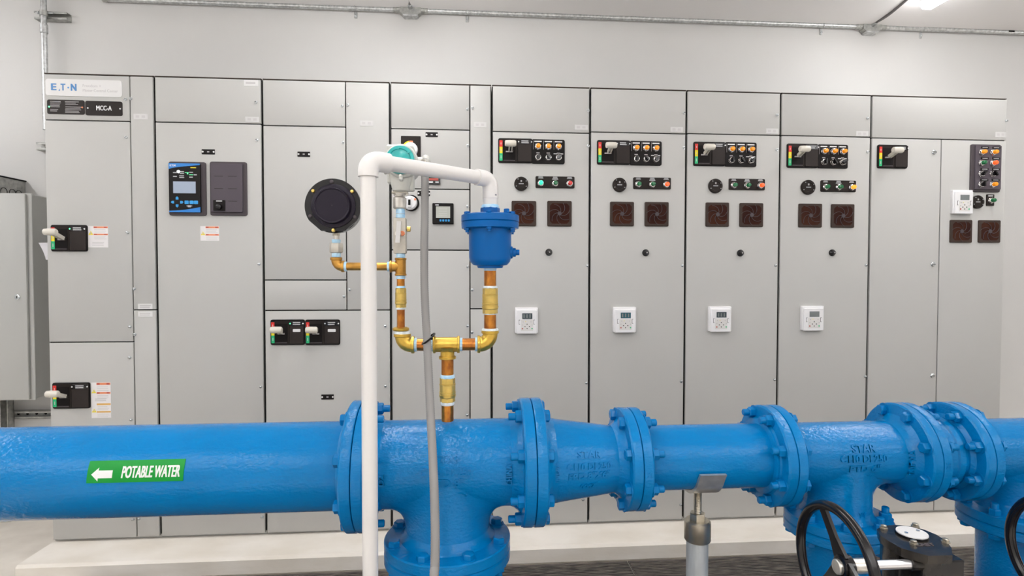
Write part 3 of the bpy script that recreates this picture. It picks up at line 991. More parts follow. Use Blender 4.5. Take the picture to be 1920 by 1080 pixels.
c4 = cabinet(3, 'grey cabinet carrying a square power meter, behind the teal capped transmitter')
xd = hx(881, 300)
z1, z2, z3, zs = hz(810, 242.5), hz(850, 355), hz(850, 469), hz(900, 579)
d = door(c4, 3, bx[3], xd, z1, zt, True); latch(d, (876.5, 205))
d = door(c4, 3, bx[3], xd, z2, z1, True); latch(d, (877, 273.5))
d = door(c4, 3, bx[3], xd, z3, z2, True); latch(d, (876.5, 387))
d = door(c4, 3, bx[3], xd, Z_BASE + 0.012, z3, True); latch(d, (876.5, 500), (876.5, 611), (876, 778))
d = door(c4, 3, xd, bx[4], zs, zt, False, True); latch(d, (886, 202), (885, 543.5))
d = door(c4, 3, xd, bx[4], Z_BASE + 0.012, zs, False, True); latch(d, (885, 623))
nameplate(c4, (798, 248, 821, 257))
nameplate(c4, (783, 358, 806.5, 367.5))
small_label(c4, (888, 229, 912, 239), blocks=True)
x0, x1, za, zb = rect(752, 255.5, 789, 300)
w, h = x1 - x0, zb - za
cx_, cz_ = x0 + 0.5 * w, za + 0.42 * h
mb = MB()
mb.rplate(x0, x1, za, zb, YF, YF - 0.006, 'panel_brown', 0.003, 3)


def arc_band(mb, cx, cz, r0, r1, a0, a1, y, m, n=12):
    pts = [(cx + r1 * math.cos(a0 + (a1 - a0) * k / n), y, cz + r1 * math.sin(a0 + (a1 - a0) * k / n)) for k in range(n + 1)]
    pts += [(cx + r0 * math.cos(a1 + (a0 - a1) * k / n), y, cz + r0 * math.sin(a1 + (a0 - a1) * k / n)) for k in range(n + 1)]
    mb.prism(pts, (0, 0.0015, 0), m)


arc_band(mb, cx_, cz_, w * 0.38, w * 0.46, PI * 0.58, PI * 1.05, YF - 0.0075, 'yellow')
arc_band(mb, cx_, cz_, w * 0.38, w * 0.46, PI * 0.42, PI * 0.58, YF - 0.0075, 'orange_ink')
b = part('rotary_switch', mb, c4, label='rotary switch with a white dial and yellow band on a dark plate')
mb = MB()
mb.lathe([(0.0, w * 0.36), (0.016, w * 0.35), (0.020, w * 0.31)], (cx_, YF - 0.006, cz_), (0, -1, 0), 'keypad_white', 32)
mb.box(cx_ - w * 0.07, cx_ + w * 0.07, YF - 0.040, YF - 0.024, cz_ - w * 0.28, cz_ + w * 0.28, 'keypad_white', 0.004)
mb.box(cx_ - w * 0.04, cx_ + w * 0.04, YF - 0.0265, YF - 0.0255, cz_ + w * 0.12, cz_ + w * 0.2, 'gap_dark')
part('dial', mb, b)
c = U(771, 381, YF)
mb = MB()
mb.lathe([(0, 0.041), (0.010, 0.041), (0.014, 0.037)], (c.x, YF, c.z), (0, -1, 0), 'black_plastic', 36)
b = part('rotary_switch', mb, c4, label='round rotary switch with a white dial and black rim')
mb = MB()
mb.lathe([(0.0, 0.036), (0.018, 0.034), (0.022, 0.030)], (c.x - 0.004, YF - 0.014, c.z), (0, -1, 0), 'keypad_white', 32)
mb.box(c.x - 0.014, c.x + 0.006, YF - 0.050, YF - 0.034, c.z - 0.026, c.z + 0.026, 'keypad_white', 0.003)
mb.box(c.x - 0.010, c.x + 0.002, YF - 0.0510, YF - 0.0495, c.z - 0.016, c.z + 0.012, 'gap_dark')
mb.box(c.x + 0.018, c.x + 0.028, YF - 0.0370, YF - 0.0350, c.z + 0.010, c.z + 0.020, 'orange_ink')
part('dial', mb, b)
x0, x1, za, zb = rect(799, 322, 825.5, 346.5)
w, h = x1 - x0, zb - za
mb = MB()
mb.rplate(x0, x1, za, zb, YF, YF - 0.012, 'black_gloss', 0.003, 3, 0.001)
for k, m in enumerate(('led_green', 'led_green', 'led_green', 'led_red')):
    mb.box(x0 + (0.12 + 0.18 * k) * w, x0 + (0.22 + 0.18 * k) * w, YF - 0.0128, YF - 0.0115, za + 0.54 * h, za + 0.70 * h, m)
mb.box(x0 + 0.1 * w, x0 + 0.88 * w, YF - 0.0125, YF - 0.0115, za + 0.30 * h, za + 0.48 * h, 'red_ink')
mb.rplate(x0 + 0.12 * w, x0 + 0.5 * w, za + 0.12 * h, za + 0.24 * h, YF - 0.0115, YF - 0.0128, 'white_ink', 0.002, 2)
mb.box(x0 + 0.66 * w, x0 + 0.9 * w, YF - 0.0125, YF - 0.0115, za + 0.12 * h, za + 0.24 * h, 'grey_ink')
part('led_readout', mb, c4, label='small black readout with green and red lamps')
x0, x1, za, zb = rect(811, 381.5, 850.5, 420.5)
w, h = x1 - x0, zb - za
mb = MB()
mb.rplate(x0, x1, za, zb, YF, YF - 0.014, 'black_plastic', 0.004, 3, 0.002)
bars(mb, x0 + 0.14 * w, x0 + 0.30 * w, zb - 0.12 * h, zb - 0.06 * h, YF - 0.014, 1, 'white_ink', 0, 0.7)
for k in range(4):
    mb.rplate(x0 + (0.34 + 0.13 * k) * w, x0 + (0.43 + 0.13 * k) * w, za + 0.12 * h, za + 0.22 * h, YF - 0.0135, YF - 0.0155, 'btn_blue', 0.002, 2)
b = part('power_meter', mb, c4)
mb = MB()
mb.box(x0 + 0.17 * w, x0 + 0.84 * w, YF - 0.0150, YF - 0.0135, za + 0.29 * h, za + 0.84 * h, 'lcd_grey')
for k in range(4):
    mb.box(x0 + 0.3 * w, x0 + 0.7 * w, YF - 0.0153, YF - 0.0148, za + (0.38 + 0.11 * k) * h, za + (0.40 + 0.11 * k) * h, 'sticker_text')
part('screen', mb, b)

rows = [
    (4, 'grey pump cabinet with its left status lamp glowing green, right of the blue air valve', 246,
     (934, 260, 998, 306), (996.5, 262, 1058.5, 307.5), (977, 345), (1004, 331, 1077, 353), ('green_lit', 'green_lens', 'red_lens'),
     (959, 377, 1005, 424), (1026, 377, 1071.5, 424.5), (1029, 473), (965.5, 576.5, 1008, 625), 'lcd_dark', (1077.5, 234, 1102, 243.5),
     ((1103, 207.5), (1102.5, 274), (1101, 498), (1099, 718), (1093, 937)), (1014, 248)),
    (5, 'grey pump cabinet above the narrow flange joint, its keypad screen teal', 248,
     (1119, 263.5, 1181, 309), (1180.5, 265, 1240, 310.5), (1161, 347), (1187, 333, 1257.5, 355), ('green_lens', 'green_lens', 'red_lit'),
     (1143.5, 378.5, 1188, 424), (1208.5, 379, 1253, 424.5), (1210.5, 474), (1148.5, 575.5, 1191, 623), 'lcd_teal', (1257, 238, 1280.5, 247.5),
     ((1282.5, 212), (1282, 277), (1279, 498), (1277, 715), (1276, 947)), (1190, 249)),
    (6, 'grey pump cabinet behind the pipe saddle stand, screen dark, red lamp lit', 252,
     (1299.5, 266.5, 1359, 311.5), (1358.5, 267.5, 1417.5, 313), (1340.5, 349), (1366, 335.5, 1433.5, 356.5), ('green_lens', 'green_lens', 'red_lit'),
     (1322.5, 380, 1366, 425), (1386, 381, 1430, 425.5), (1388, 474.5), (1327, 574.5, 1368.5, 621.5), 'lcd_dark', (1436, 241, 1459, 250.5),
     ((1457, 216), (1456.5, 281), (1454, 498), (1452, 712), (1450, 930)), (1374, 252)),
    (7, 'grey pump cabinet with its right status lamp glowing orange', 257,
     (1474.5, 270, 1532.5, 315), (1532, 271.5, 1588.5, 316), (1514, 351.5), (1538, 338.5, 1604, 360), ('green_lens', 'green_lens', 'orange_lit'),
     (1496.5, 382, 1540, 426.5), (1557.5, 383, 1600.5, 427), (1560, 474), (1500, 573.5, 1541, 619.5), 'lcd_mid', (1605, 246, 1628, 255.5),
     ((1626.5, 222), (1626.5, 285), (1623.5, 497), (1622, 706)), (1548, 255.5)),
]
zsplit = []
for (i, lab, ys, dr, pp, bz, sp, cols, f1, f2, kn, kp, scr, sl, lt, sx_) in rows:
    c = cabinet(i, lab)
    z1 = hz(*sx_)
    zsplit.append(z1)
    d = door(c, i, bx[i], bx[i + 1], z1, zt, True, True)
    latch(d, lt[0])
    d = door(c, i, bx[i], bx[i + 1], Z_BASE + 0.012, z1, True, True)
    latch(d, *lt[1:])
    disconnect(c, dr, 0.56, hfx=0.34, tip=-0.008, gap=0.070)
    pilot_panel(c, pp)
    buzzer(c, bz[0], bz[1])
    status_panel(c, sp, cols)
    fan(c, f1)
    fan(c, f2)
    round_knob(c, *kn)
    keypad(c, kp, scr)
    small_label(c, sl, blocks=True)

c9 = cabinet(8, 'wide grey end cabinet with a grey eight button panel, rightmost of the line-up')
z1 = hz(1760, 261)
xd = hx(1762.5, 400)
d = door(c9, 8, bx[8], bx[9], z1, zt, True, True); latch(d, (1886.5, 227))
d = door(c9, 8, bx[8], xd, Z_BASE + 0.012, z1, True)
for px, py in ((1751, 285.5), (1749, 495.5), (1748, 704.5)):
    p = U(px, py, YF)
    mb = MB()
    mb.lathe([(0, 0.013), (0.003, 0.013), (0.007, 0.009)], (p.x, YF, p.z), (0, -1, 0), 'screw', 20)
    mb.box(p.x - 0.010, p.x + 0.010, YF - 0.0095, YF - 0.006, p.z - 0.0012, p.z + 0.0012, 'gap_dark')
    part('quarter_turn_latch', mb, d)
d = door(c9, 8, xd, bx[9], Z_BASE + 0.012, z1, False, True)
disconnect(c9, (1644, 272, 1700, 316), 0.56, hfx=0.36, tip=-0.010, gap=0.073)
x0, x1, za, zb = rect(1818, 271.5, 1873.5, 360.5)
w, h = x1 - x0, zb - za
mb = MB()
mb.rplate(x0, x1, za, zb, YF, YF - 0.010, 'bezel_grey', 0.008, 4, 0.003)
mb.rplate(x0 + 0.1 * w, x1 - 0.03 * w, za + 0.05 * h, zb - 0.03 * h, YF - 0.009, YF - 0.018, 'bezel_face', 0.004, 3, 0.001)
b = part('pushbutton_station', mb, c9, label='grey panel of two columns of lamps and knobs')
layout = [('amber_lens', 'amber_lens'), ('green_lens', 'red_lit'), ('knob2', 'knob1'), ('knob0', 'amber_lens')]
mbt = MB()
for ri, pr in enumerate(layout):
    for ci, key in enumerate(pr):
        x = x0 + (0.40 + 0.38 * ci) * w
        z = zb - (0.175 + 0.225 * ri) * h
        mbt.box(x - 0.13 * w, x + 0.13 * w, YF - 0.0195, YF - 0.0175, z + 0.075 * h, z + 0.12 * h, 'black_plastic')
        mbt.box(x - 0.09 * w, x + 0.09 * w, YF - 0.0200, YF - 0.0190, z + 0.09 * h, z + 0.105 * h, 'grey_ink')
        inst('selector_knob' if key.startswith('knob') else 'pilot_light', key, (x - 0.02, YF - 0.018, z), b)
part('legend_plate', mbt, b)
keypad(c9, (1781.5, 357, 1819, 402), 'lcd_mid')
buzzer(c9, 1831, 379, 11.5)
x0, x1, za, zb = rect(1848.5, 364.5, 1863, 386)
w, h = x1 - x0, zb - za
mb = MB()
mb.rplate(x0, x1, za, zb, YF, YF - 0.005, 'panel_brown', 0.004, 3, 0.001)
mb.box(x0 + 0.2 * w, x1 - 0.2 * w, YF - 0.0056, YF - 0.0048, zb - 0.2 * h, zb - 0.08 * h, 'grey_ink')
b = part('status_light_panel', mb, c9)
inst('pilot_light', 'green_lens', (x0 + 0.5 * w, YF - 0.005, za + 0.45 * h), b)
fan(c9, (1780, 412.5, 1821, 455))
fan(c9, (1833, 413, 1874, 455))
small_label(c9, (1866, 247.5, 1886, 257.5), blocks=True)

# ------------------------------------------------------------------ wall items at the left
YE = 3.13
a = U(53, 362, YE)
b_ = U(53, 751, YE)
xe, ze1, ze0 = a.x, a.z, b_.z
t = thing('wall_enclosure', (xe - 0.35, Y_WALL, ze0), 'large pale grey wall enclosure with a small round lock at the left edge', 'electrical box')
mb = MB()
mb.box(xe - 0.80, xe, YE + 0.018, Y_WALL - 0.045, ze0 + 0.006, ze1 - 0.004, 'box_grey', 0.004)
part('body', mb, t)
mb = MB()
mb.box(xe - 0.80, xe - 0.018, YE, YE + 0.016, ze0 + 0.004, ze1 - 0.002, 'box_grey', 0.005, 2)
mb.box(xe - 0.81, xe + 0.004, YE + 0.016, YE + 0.024, ze0 - 0.001, ze1 + 0.001, 'box_grey', 0.002)
dd = part('door', mb, t)
p = U(33, 557, YE)
mb = MB()
mb.lathe([(0, 0.014), (0.004, 0.014), (0.006, 0.011), (0.006, 0.008)], (p.x, YE, p.z), (0, -1, 0), 'screw', 24)
mb.box(p.x - 0.0015, p.x + 0.0015, YE - 0.0072, YE - 0.0055, p.z - 0.006, p.z + 0.006, 'gap_dark')
part('lock', mb, dd)
# gutter box on top
xg = U(48, 339, Y_WALL).x
zg = U(48, 339, Y_WALL).z
t = thing('wire_gutter', (xg - 0.4, Y_WALL, ze1), 'grey gutter box with round knockouts above the wall enclosure', 'electrical box')
mb = MB()
mb.box(xg - 0.9, xg, YE + 0.03, Y_WALL - 0.001, ze1 + 0.004, zg - 0.006, 'galv_dull', 0.002)
mb.box(xg - 0.9, xg + 0.006, YE + 0.026, Y_WALL - 0.001, zg - 0.006, zg, 'gap_dark')
part('body', mb, t)
for k, yy in enumerate((3.205, 3.268, 3.325, 3.37)):
    mb = MB()
    mb.tube([(xg + 0.0005, yy + 0.022 * math.cos(q * PI / 10), zg - 0.085 + 0.022 * math.sin(q * PI / 10)) for q in range(20)], 0.0016, 'gap_dark', 6, closed=True)
    part('knockout', mb, t)

# sheet of paper hanging between enclosure and cabinets
mb = MB()
xp = bx[0] - 0.004
pts = []
A, B, Cc = U(72, 455, 2.90), U(88, 454, 2.90), U(86, 487, 2.90)
vs, fs = [], []
for j in range(7):
    tt = j / 6
    l = A.lerp(Cc, tt)
    r_ = Vector((bx[0] - 0.002, 2.93, B.z + (Cc.z - B.z) * tt))
    bow = 0.01 * math.sin(tt * PI)
    l = l + Vector((-bow * 0.3, bow, 0))
    vs += [l, r_, l + Vector((0.0006, 0.0006, 0)), r_ + Vector((0, 0.0008, 0))]
for j in range(6):
    k = 4 * j
    fs += [(k, k + 1, k + 5, k + 4), (k + 2, k + 3, k + 7, k + 6), (k, k + 2, k + 6, k + 4), (k + 1, k + 3, k + 7, k + 5)]
fs += [(0, 1, 3, 2), (24, 25, 27, 26)]
mb.add(vs, fs, 'paper')
single('paper_sheet', mb, (xp, 2.91, 1.5), 'white paper corner sticking out at the left edge of the cabinets', 'paper')


def strut(x0, x1, zc, label, slots=True, h=0.041, d=0.041, m='galv_dull'):
    mb = MB()
    y1 = Y_WALL - 0.0005
    y0 = y1 - d
    mb.box(x0, x1, y1 - 0.003, y1, zc - h / 2, zc + h / 2, m)
    for s_ in (-1, 1):
        mb.box(x0, x1, y0, y1, zc + s_ * h / 2 - 0.0015, zc + s_ * h / 2 + 0.0015, m)
        mb.box(x0, x1, y0, y0 + 0.003, zc + s_ * h / 2 - (0.010 if s_ > 0 else 0), zc + s_ * h / 2 + (0.010 if s_ < 0 else 0), m)
        if slots:
            k = x0 + 0.03
            while k < x1 - 0.02:
                mb.cyl((k, y1 - 0.004, zc), (k, y1 - 0.0035, zc), 0.008, 'gap_dark', 10)
                k += 0.05
    return single('strut_channel', mb, ((x0 + x1) / 2, Y_WALL, zc), label, 'strut')


p0, p1 = U(2, 779, Y_WALL - 0.04), U(68, 274, Y_WALL - 0.04)
strut(-3.4, bx[0] + 0.1, p0.z, 'slotted horizontal steel strut on the wall under the grey enclosure')
strut(p1.x, bx[0] + 0.12, p1.z, 'short end of a steel strut peeking out left of the cabinets')
p2, p3 = U(64, 28, Y_WALL - 0.04), U(125, 28, Y_WALL - 0.04)
strut(p2.x, p3.x, p2.z, 'short steel strut bracket holding the upright conduit above the cabinets', False)
# upright strut leg below the enclosure
pz = U(7, 900, Y_WALL - 0.1)
mb = MB()
for dx in (-0.020, 0.0175):
    mb.box(pz.x + dx, pz.x + dx + 0.003, Y_WALL - 0.09, Y_WALL - 0.045, 0.001, ze0 + 0.03, 'galv_dull')
mb.box(pz.x - 0.020, pz.x + 0.0205, Y_WALL - 0.048, Y_WALL - 0.0445, 0.001, ze0 + 0.03, 'galv_dull')
mb.box(pz.x - 0.03, pz.x + 0.03, Y_WALL - 0.10, Y_WALL - 0.044, 0.0005, 0.006, 'galv_dull')
single('strut_post', mb, (pz.x, Y_WALL - 0.07, 0), 'upright steel strut leg below the left wall enclosure', 'strut')

# ------------------------------------------------------------------ conduits under the ceiling
YC = Y_WALL - 0.022
pa, pb = U(960, 30.5, YC), U(1900, 56.5, YC)
zc = (pa.z + pb.z) / 2
RCON = 0.0145
jb1, jb2 = U(770, 24, YC).x, U(1632, 48, YC).x
t = thing('horizontal_conduit', (0.8, YC, zc), 'long galvanised conduit running along the wall top under the ceiling', 'conduit')
for (xa, xb) in ((-2.1, jb1 - 0.075), (jb1 + 0.075, jb2 - 0.075), (jb2 + 0.075, 4.6)):
    mb = MB()
    mb.cyl((xa, YC, zc), (xb, YC, zc), RCON, 'galv', 20)
    for xx in (xa + 0.012, xb - 0.012):
        mb.cyl((xx - 0.015, YC, zc), (xx + 0.015, YC, zc), RCON + 0.003, 'galv_dull', 20, ch=0.001)
    part('pipe', mb, t)
px = U(1893, 57, YC).x
mb = MB()
mb.box(px - 0.02, px + 0.02, YC - RCON - 0.001, YC - RCON + 0.004, zc - 0.005, zc + 0.005, 'gap_dark')
part('mark', mb, t, label='small dark mark')
for jx, lab in ((jb1, 'cast conduit body above the white plastic pipe, left of the two'), (jb2, 'cast conduit body near the ceiling light, right of the two')):
    t = thing('junction_box', (jx, YC, zc), lab, 'conduit fitting', 'cast conduit bodies')
    mb = MB()
    mb.cyl((jx - 0.082, YC, zc), (jx + 0.082, YC, zc), 0.020, 'galv_dull', 20, ch=0.002)
    mb.prism([(jx - 0.062, YC - 0.024, zc + 0.012), (jx - 0.062, YC - 0.024, zc - 0.022), (jx - 0.042, YC - 0.024, zc - 0.036), (jx + 0.042, YC - 0.024, zc - 0.036),
              (jx + 0.062, YC - 0.024, zc - 0.022), (jx + 0.062, YC - 0.024, zc + 0.012)], (0, 0.045, 0), 'galv_dull')
    part('body', mb, t)
    mb = MB()
    mb.prism([(jx - 0.046, YC - 0.028, zc - 0.037), (jx + 0.046, YC - 0.028, zc - 0.037), (jx + 0.036, YC - 0.028, zc - 0.046), (jx - 0.036, YC - 0.028, zc - 0.046)], (0, 0.05, 0), 'galv')
    part('cover', mb, t)
    mb = MB()
    mb.cyl((jx, YC - 0.015, zc + 0.002), (jx, YC - 0.052, zc + 0.010), 0.014, 'galv', 6, ch=0.002)
    part('hub_nut', mb, t)
# flexible whips to the luminaires


def bez(P, n=24):
    out = []
    for k in range(n + 1):
        t_ = k / n
        q = [Vector(p) for p in P]
        while len(q) > 1:
            q = [q[i].lerp(q[i + 1], t_) for i in range(len(q) - 1)]
        out.append(q[0])
    return out


def flex(pts, r, m, amp, name, loc, label, cat, step=0.004, n=10):
    # resample evenly and ripple the radius
    pts = [Vector(p) for p in pts]
    out = [pts[0]]
    acc = 0.0
    for i in range(1, len(pts)):
        seg = pts[i] - pts[i - 1]
        L = seg.length
        while acc + L >= step:
            need = step - acc
            q = out[-1] if False else pts[i - 1] + seg.normalized() * need
            out.append(q)
            pts[i - 1] = q
            seg = pts[i] - q
            L = seg.length
            acc = 0.0
        acc += L
    radii = [r + (amp if k % 2 else -amp) for k in range(len(out))]
    mb = MB()
    mb.tube(out, r, m, n, radii)
    return mb


q0 = Vector((jb1, YC - 0.050, zc + 0.010))
mb = flex(bez([q0, q0 + Vector((0, -0.10, 0.02)), (LAMP_X[1], 3.08, Z_CEIL - 0.02), (LAMP_X[1], 2.934, Z_CEIL - 0.016)]), 0.0085, 'flex_grey', 0.0006, '', None, '', '')
single('flexible_whip', mb, q0, 'short grey flexible conduit rising from the left conduit body', 'conduit')
q0 = Vector((jb2, YC - 0.050, zc + 0.010))
q1, q2 = U(1668, 30, 3.22), U(1697, 6, 3.12)
mb = flex(bez([q0, q1, q2, U(1703, -16, 2.98), (LAMP_X[2] - 0.16, 2.72, Z_CEIL - 0.012), (LAMP_X[2] - 0.046, 2.70, Z_CEIL - 0.015)]), 0.0085, 'flex_dark', 0.0006, '', None, '', '')
single('flexible_whip', mb, q0, 'dark flexible conduit curving up towards the visible ceiling light', 'conduit')
for k, (px, py, lab) in enumerate(((666, 24, 'conduit strap left of the cast conduit body over the white pipe'), (876, 28, 'conduit strap right of the cast conduit body over the white pipe'),
                                   (1543, 46, 'conduit strap left of the right-hand cast conduit body'), (1731, 52, 'conduit strap nearest the right end of the conduit'))):
    x = U(px, py, YC).x
    t = thing('conduit_strap', (x, YC, zc), lab, 'strap', 'one hole conduit straps')
    mb = MB()
    mb.tube([(x, YC - (RCON + 0.002) * math.cos(a), zc + (RCON + 0.002) * math.sin(a)) for a in [(-1.4 + 2.9 * k2 / 10) for k2 in range(11)]], 0.0035, 'galv', 6)
    mb.box(x - 0.009, x + 0.009, Y_WALL - 0.006, Y_WALL - 0.0005, zc - 0.052, zc - 0.012, 'galv', 0.002)
    mb.lathe([(0, 0.0055), (0.005, 0.0055), (0.007, 0.003)], (x, Y_WALL - 0.006, zc - 0.038), (0, -1, 0), 'screw', 10)
    part('band', mb, t)
# upright conduit at left
YU = Y_WALL - 0.062
pt, pm, pq = U(80, 2, YU), U(82, 60, YU), U(85, 138, YU)
t = thing('upright_conduit', (pm.x, YU, TOPZ), 'upright galvanised conduit above the leftmost cabinet corner', 'conduit')
mb = MB()
xu = (pm.x + pq.x) / 2
mb.cyl((xu, YU, TOPZ - 0.15), (xu, YU, Z_CEIL - 0.0005), 0.0145, 'galv', 20)
part('pipe', mb, t)
mb = MB()
zz = U(82, 54, YU).z
mb.cyl((xu, YU, zz - 0.026), (xu, YU, zz + 0.026), 0.0185, 'galv', 20, ch=0.002)
part('coupling', mb, t)
mb = MB()
zz = p2.z
mb.cyl((xu, YU, zz - 0.014), (xu, YU, zz + 0.014), 0.0195, 'galv_dull', 20)
mb.cyl((xu - 0.045, YU + 0.004, zz + 0.006), (xu + 0.05, YU + 0.004, zz + 0.006), 0.004, 'screw', 8)
mb.cyl((xu - 0.036, YU + 0.004, zz + 0.006), (xu - 0.028, YU + 0.004, zz + 0.006), 0.009, 'screw', 6)
part('clamp', mb, t)

# ------------------------------------------------------------------ blue water main
ZP = CAM_H - 0.487
ZP = U(1300, 855, Y_PIPE).z * 0.5 + U(50, 887, Y_PIPE).z * 0.5
R8, R6 = 0.116, 0.0885
F8, F6 = 0.1715, 0.140
T8, T6 = 0.0295, 0.0275
B8, B6 = 0.149, 0.1207
J1, J2, J3, J4, J5, J6 = -0.2895, 0.167, 0.446, 0.861, 1.265, 1.417
P = lambda x: Vector((x, Y_PIPE, ZP))


def flange_prof(mb, x_face, direction, R, FR, T, hub=0.045, mat_='blue_paint'):
    """flange with its contact face at x_face, hub tapering away in `direction` (+1/-1)"""
    prof = [(0.0, FR - 0.004), (0.001, FR - 0.001), (0.004, FR), (T - 0.004, FR), (T, FR - 0.004), (T + 0.001, R + 0.020), (T + 0.010, R + 0.011), (T + hub * 0.55, R + 0.004), (T + hub, R - 0.002)]
    mb.lathe(prof, (x_face, Y_PIPE, ZP), (direction, 0, 0), mat_, 72)


def bolt_mesh(key, L, head=0.0165, stud=0.020, m='blue_smooth'):
    """bolt along +X: head at -L, nut and stud at +L (L = flange thickness)"""
    mb = MB()
    mb.lathe([(-L - 0.016, head * 0.80), (-L - 0.0135, head), (-L - 0.001, head)], (0, 0, 0), (1, 0, 0), m, 6)
    mb.lathe([(-L - 0.002, 0.0205), (-L + 0.001, 0.0205)], (0, 0, 0), (1, 0, 0), m, 20)
    mb.lathe([(L - 0.001, 0.0205), (L + 0.002, 0.0205)], (0, 0, 0), (1, 0, 0), m, 20)
    mb.lathe([(L, head), (L + 0.0155, head), (L + 0.018, head * 0.82)], (0, 0, 0), (1, 0, 0), m, 6)
    mb.lathe([(L + 0.016, 0.0098), (L + 0.016 + stud - 0.002, 0.0098), (L + 0.016 + stud, 0.0078)], (0, 0, 0), (1, 0, 0), m, 16)
    mb.lathe([(-L - 0.014, 0.0095), (L + 0.03, 0.0095)], (0, 0, 0), (1, 0, 0), m, 16)
    MESH[key] = mb.mesh('bolt')


bolt_mesh('bolt8', T8)
bolt_mesh('bolt6', T6, 0.0158, 0.018)
bolt_mesh('bolt8v', T8)


def bolt_ring(parent, x, BR, key, flip=False, n=8, phase=PI / 8):
    for k in range(n):
        a = phase + 2 * PI * k / n
        r = (random.random() * 1.0, 0, PI if flip else 0)
        o = inst('bolt', key, (x, Y_PIPE + BR * math.cos(a), ZP + BR * math.sin(a)), parent)
        o.rotation_euler = (random.random() * 1.0, 0, PI if flip else 0)


def vbolt_ring(parent, cx, cy, z, BR, key, n=8, phase=PI / 8, up=True):
    for k in range(n):
        a = phase + 2 * PI * k / n
        o = inst('bolt', key, (cx + BR * math.cos(a), cy + BR * math.sin(a), z), parent)
        o.rotation_euler = (0, PI / 2 if up else -PI / 2, random.random())


# 8 inch pipe
t = thing('water_pipe', P(-1.6), 'long fat blue water pipe with a green label at the left', 'pipe')
mb = MB()
mb.lathe([(0, R8), (3.36 + J1 - 0.03, R8)], (-3.36, Y_PIPE, ZP), (1, 0, 0), 'blue_paint', 96)
part('barrel', mb, t)
mb = MB()
flange_prof(mb, J1 - 0.0006, -1, R8, F8, T8, 0.02)
part('flange', mb, t)
bolt_ring(t, J1, B8, 'bolt8')
# green label
tl = U(172, 862, Y_PIPE - R8 * 0.95)
tr = U(351, 859, Y_PIPE - R8 * 0.95)
bl = U(165, 907, Y_PIPE - R8 * 0.9)


def pipe_theta(px, py, R):
    """point of the pipe surface seen at (px, py)"""
    d = RC @ Vector(((px - 960) / F, -(py - 540) / F, -1))
    o = Vector((0, 0, CAM_H))
    oy, oz = o.y - Y_PIPE, o.z - ZP
    A_, B_, C_ = d.y ** 2 + d.z ** 2, 2 * (oy * d.y + oz * d.z), oy ** 2 + oz ** 2 - R * R
    s_ = (-B_ - math.sqrt(max(0, B_ * B_ - 4 * A_ * C_))) / (2 * A_)
    q = o + d * s_
    return q.x, math.atan2(q.z - ZP, -(q.y - Y_PIPE))


xl, th_t = pipe_theta(170, 864, R8)
xr, th_t2 = pipe_theta(349, 861, R8)
xl2, th_b = pipe_theta(168, 906, R8)
th_t = (th_t + th_t2) / 2
t = thing('pipe_label', (xl, Y_PIPE - R8, ZP), 'green label with a white arrow reading POTABLE WATER', 'label')


def wrapped(mb, poly, m, r0, r1, nx=1):
    pass


mb = MB()
N1, N2 = 30, 16
vs, fs = [], []
for lay in (0.0003, 0.0014):
    for i in range(N1 + 1):
        for j in range(N2 + 1):
            x = xl + (xr - xl) * i / N1
            th = th_b + (th_t - th_b) * j / N2
            vs.append((x, Y_PIPE - (R8 + lay) * math.cos(th), ZP + (R8 + lay) * math.sin(th)))
M2 = (N1 + 1) * (N2 + 1)
idx = lambda l, i, j: l * M2 + i * (N2 + 1) + j
for i in range(N1):
    for j in range(N2):
        fs.append((idx(1, i, j), idx(1, i + 1, j), idx(1, i + 1, j + 1), idx(1, i, j + 1)))
for i in range(N1):
    for j in (0, N2):
        fs.append((idx(0, i, j), idx(0, i + 1, j), idx(1, i + 1, j), idx(1, i, j)))
for j in range(N2):
    for i in (0, N1):
        fs.append((idx(0, i, j), idx(0, i, j + 1), idx(1, i, j + 1), idx(1, i, j)))
mb.add(vs, fs, 'arrow_green')
part('backing', mb, t)
W_, H_ = xr - xl, (th_t - th_b) * R8
thc = (th_t + th_b) / 2
mb = MB()
mb.wrap('POTABLE WATER', xl + 0.655 * W_, thc - 0.03, Y_PIPE, ZP, R8 + 0.0014, H_ * 0.74, 'white_ink', 0.0007, 1, 0.0008, 0.10, fit=W_ * 0.60)
part('lettering', mb, t)
mb = MB()
ar = [(0.045, 0.0), (0.115, 0.30), (0.115, 0.17), (0.26, 0.17), (0.26, -0.17), (0.115, -0.17), (0.115, -0.30)]
vs, fs = [], []
for lay in (0.0012, 0.0024):
    for fx, fz in ar:
        th = thc - 0.05 + fz * H_ / R8
        vs.append((xl + fx * W_, Y_PIPE - (R8 + lay) * math.cos(th), ZP + (R8 + lay) * math.sin(th)))
n_ = len(ar)
fs = [(n_ + 0, n_ + 1, n_ + 6), (n_ + 2, n_ + 3, n_ + 4, n_ + 5)] + [(i, (i + 1) % n_, (i + 1) % n_ + n_, i + n_) for i in range(n_)]
mb.add(vs, fs, 'white_ink')
part('arrow', mb, t)


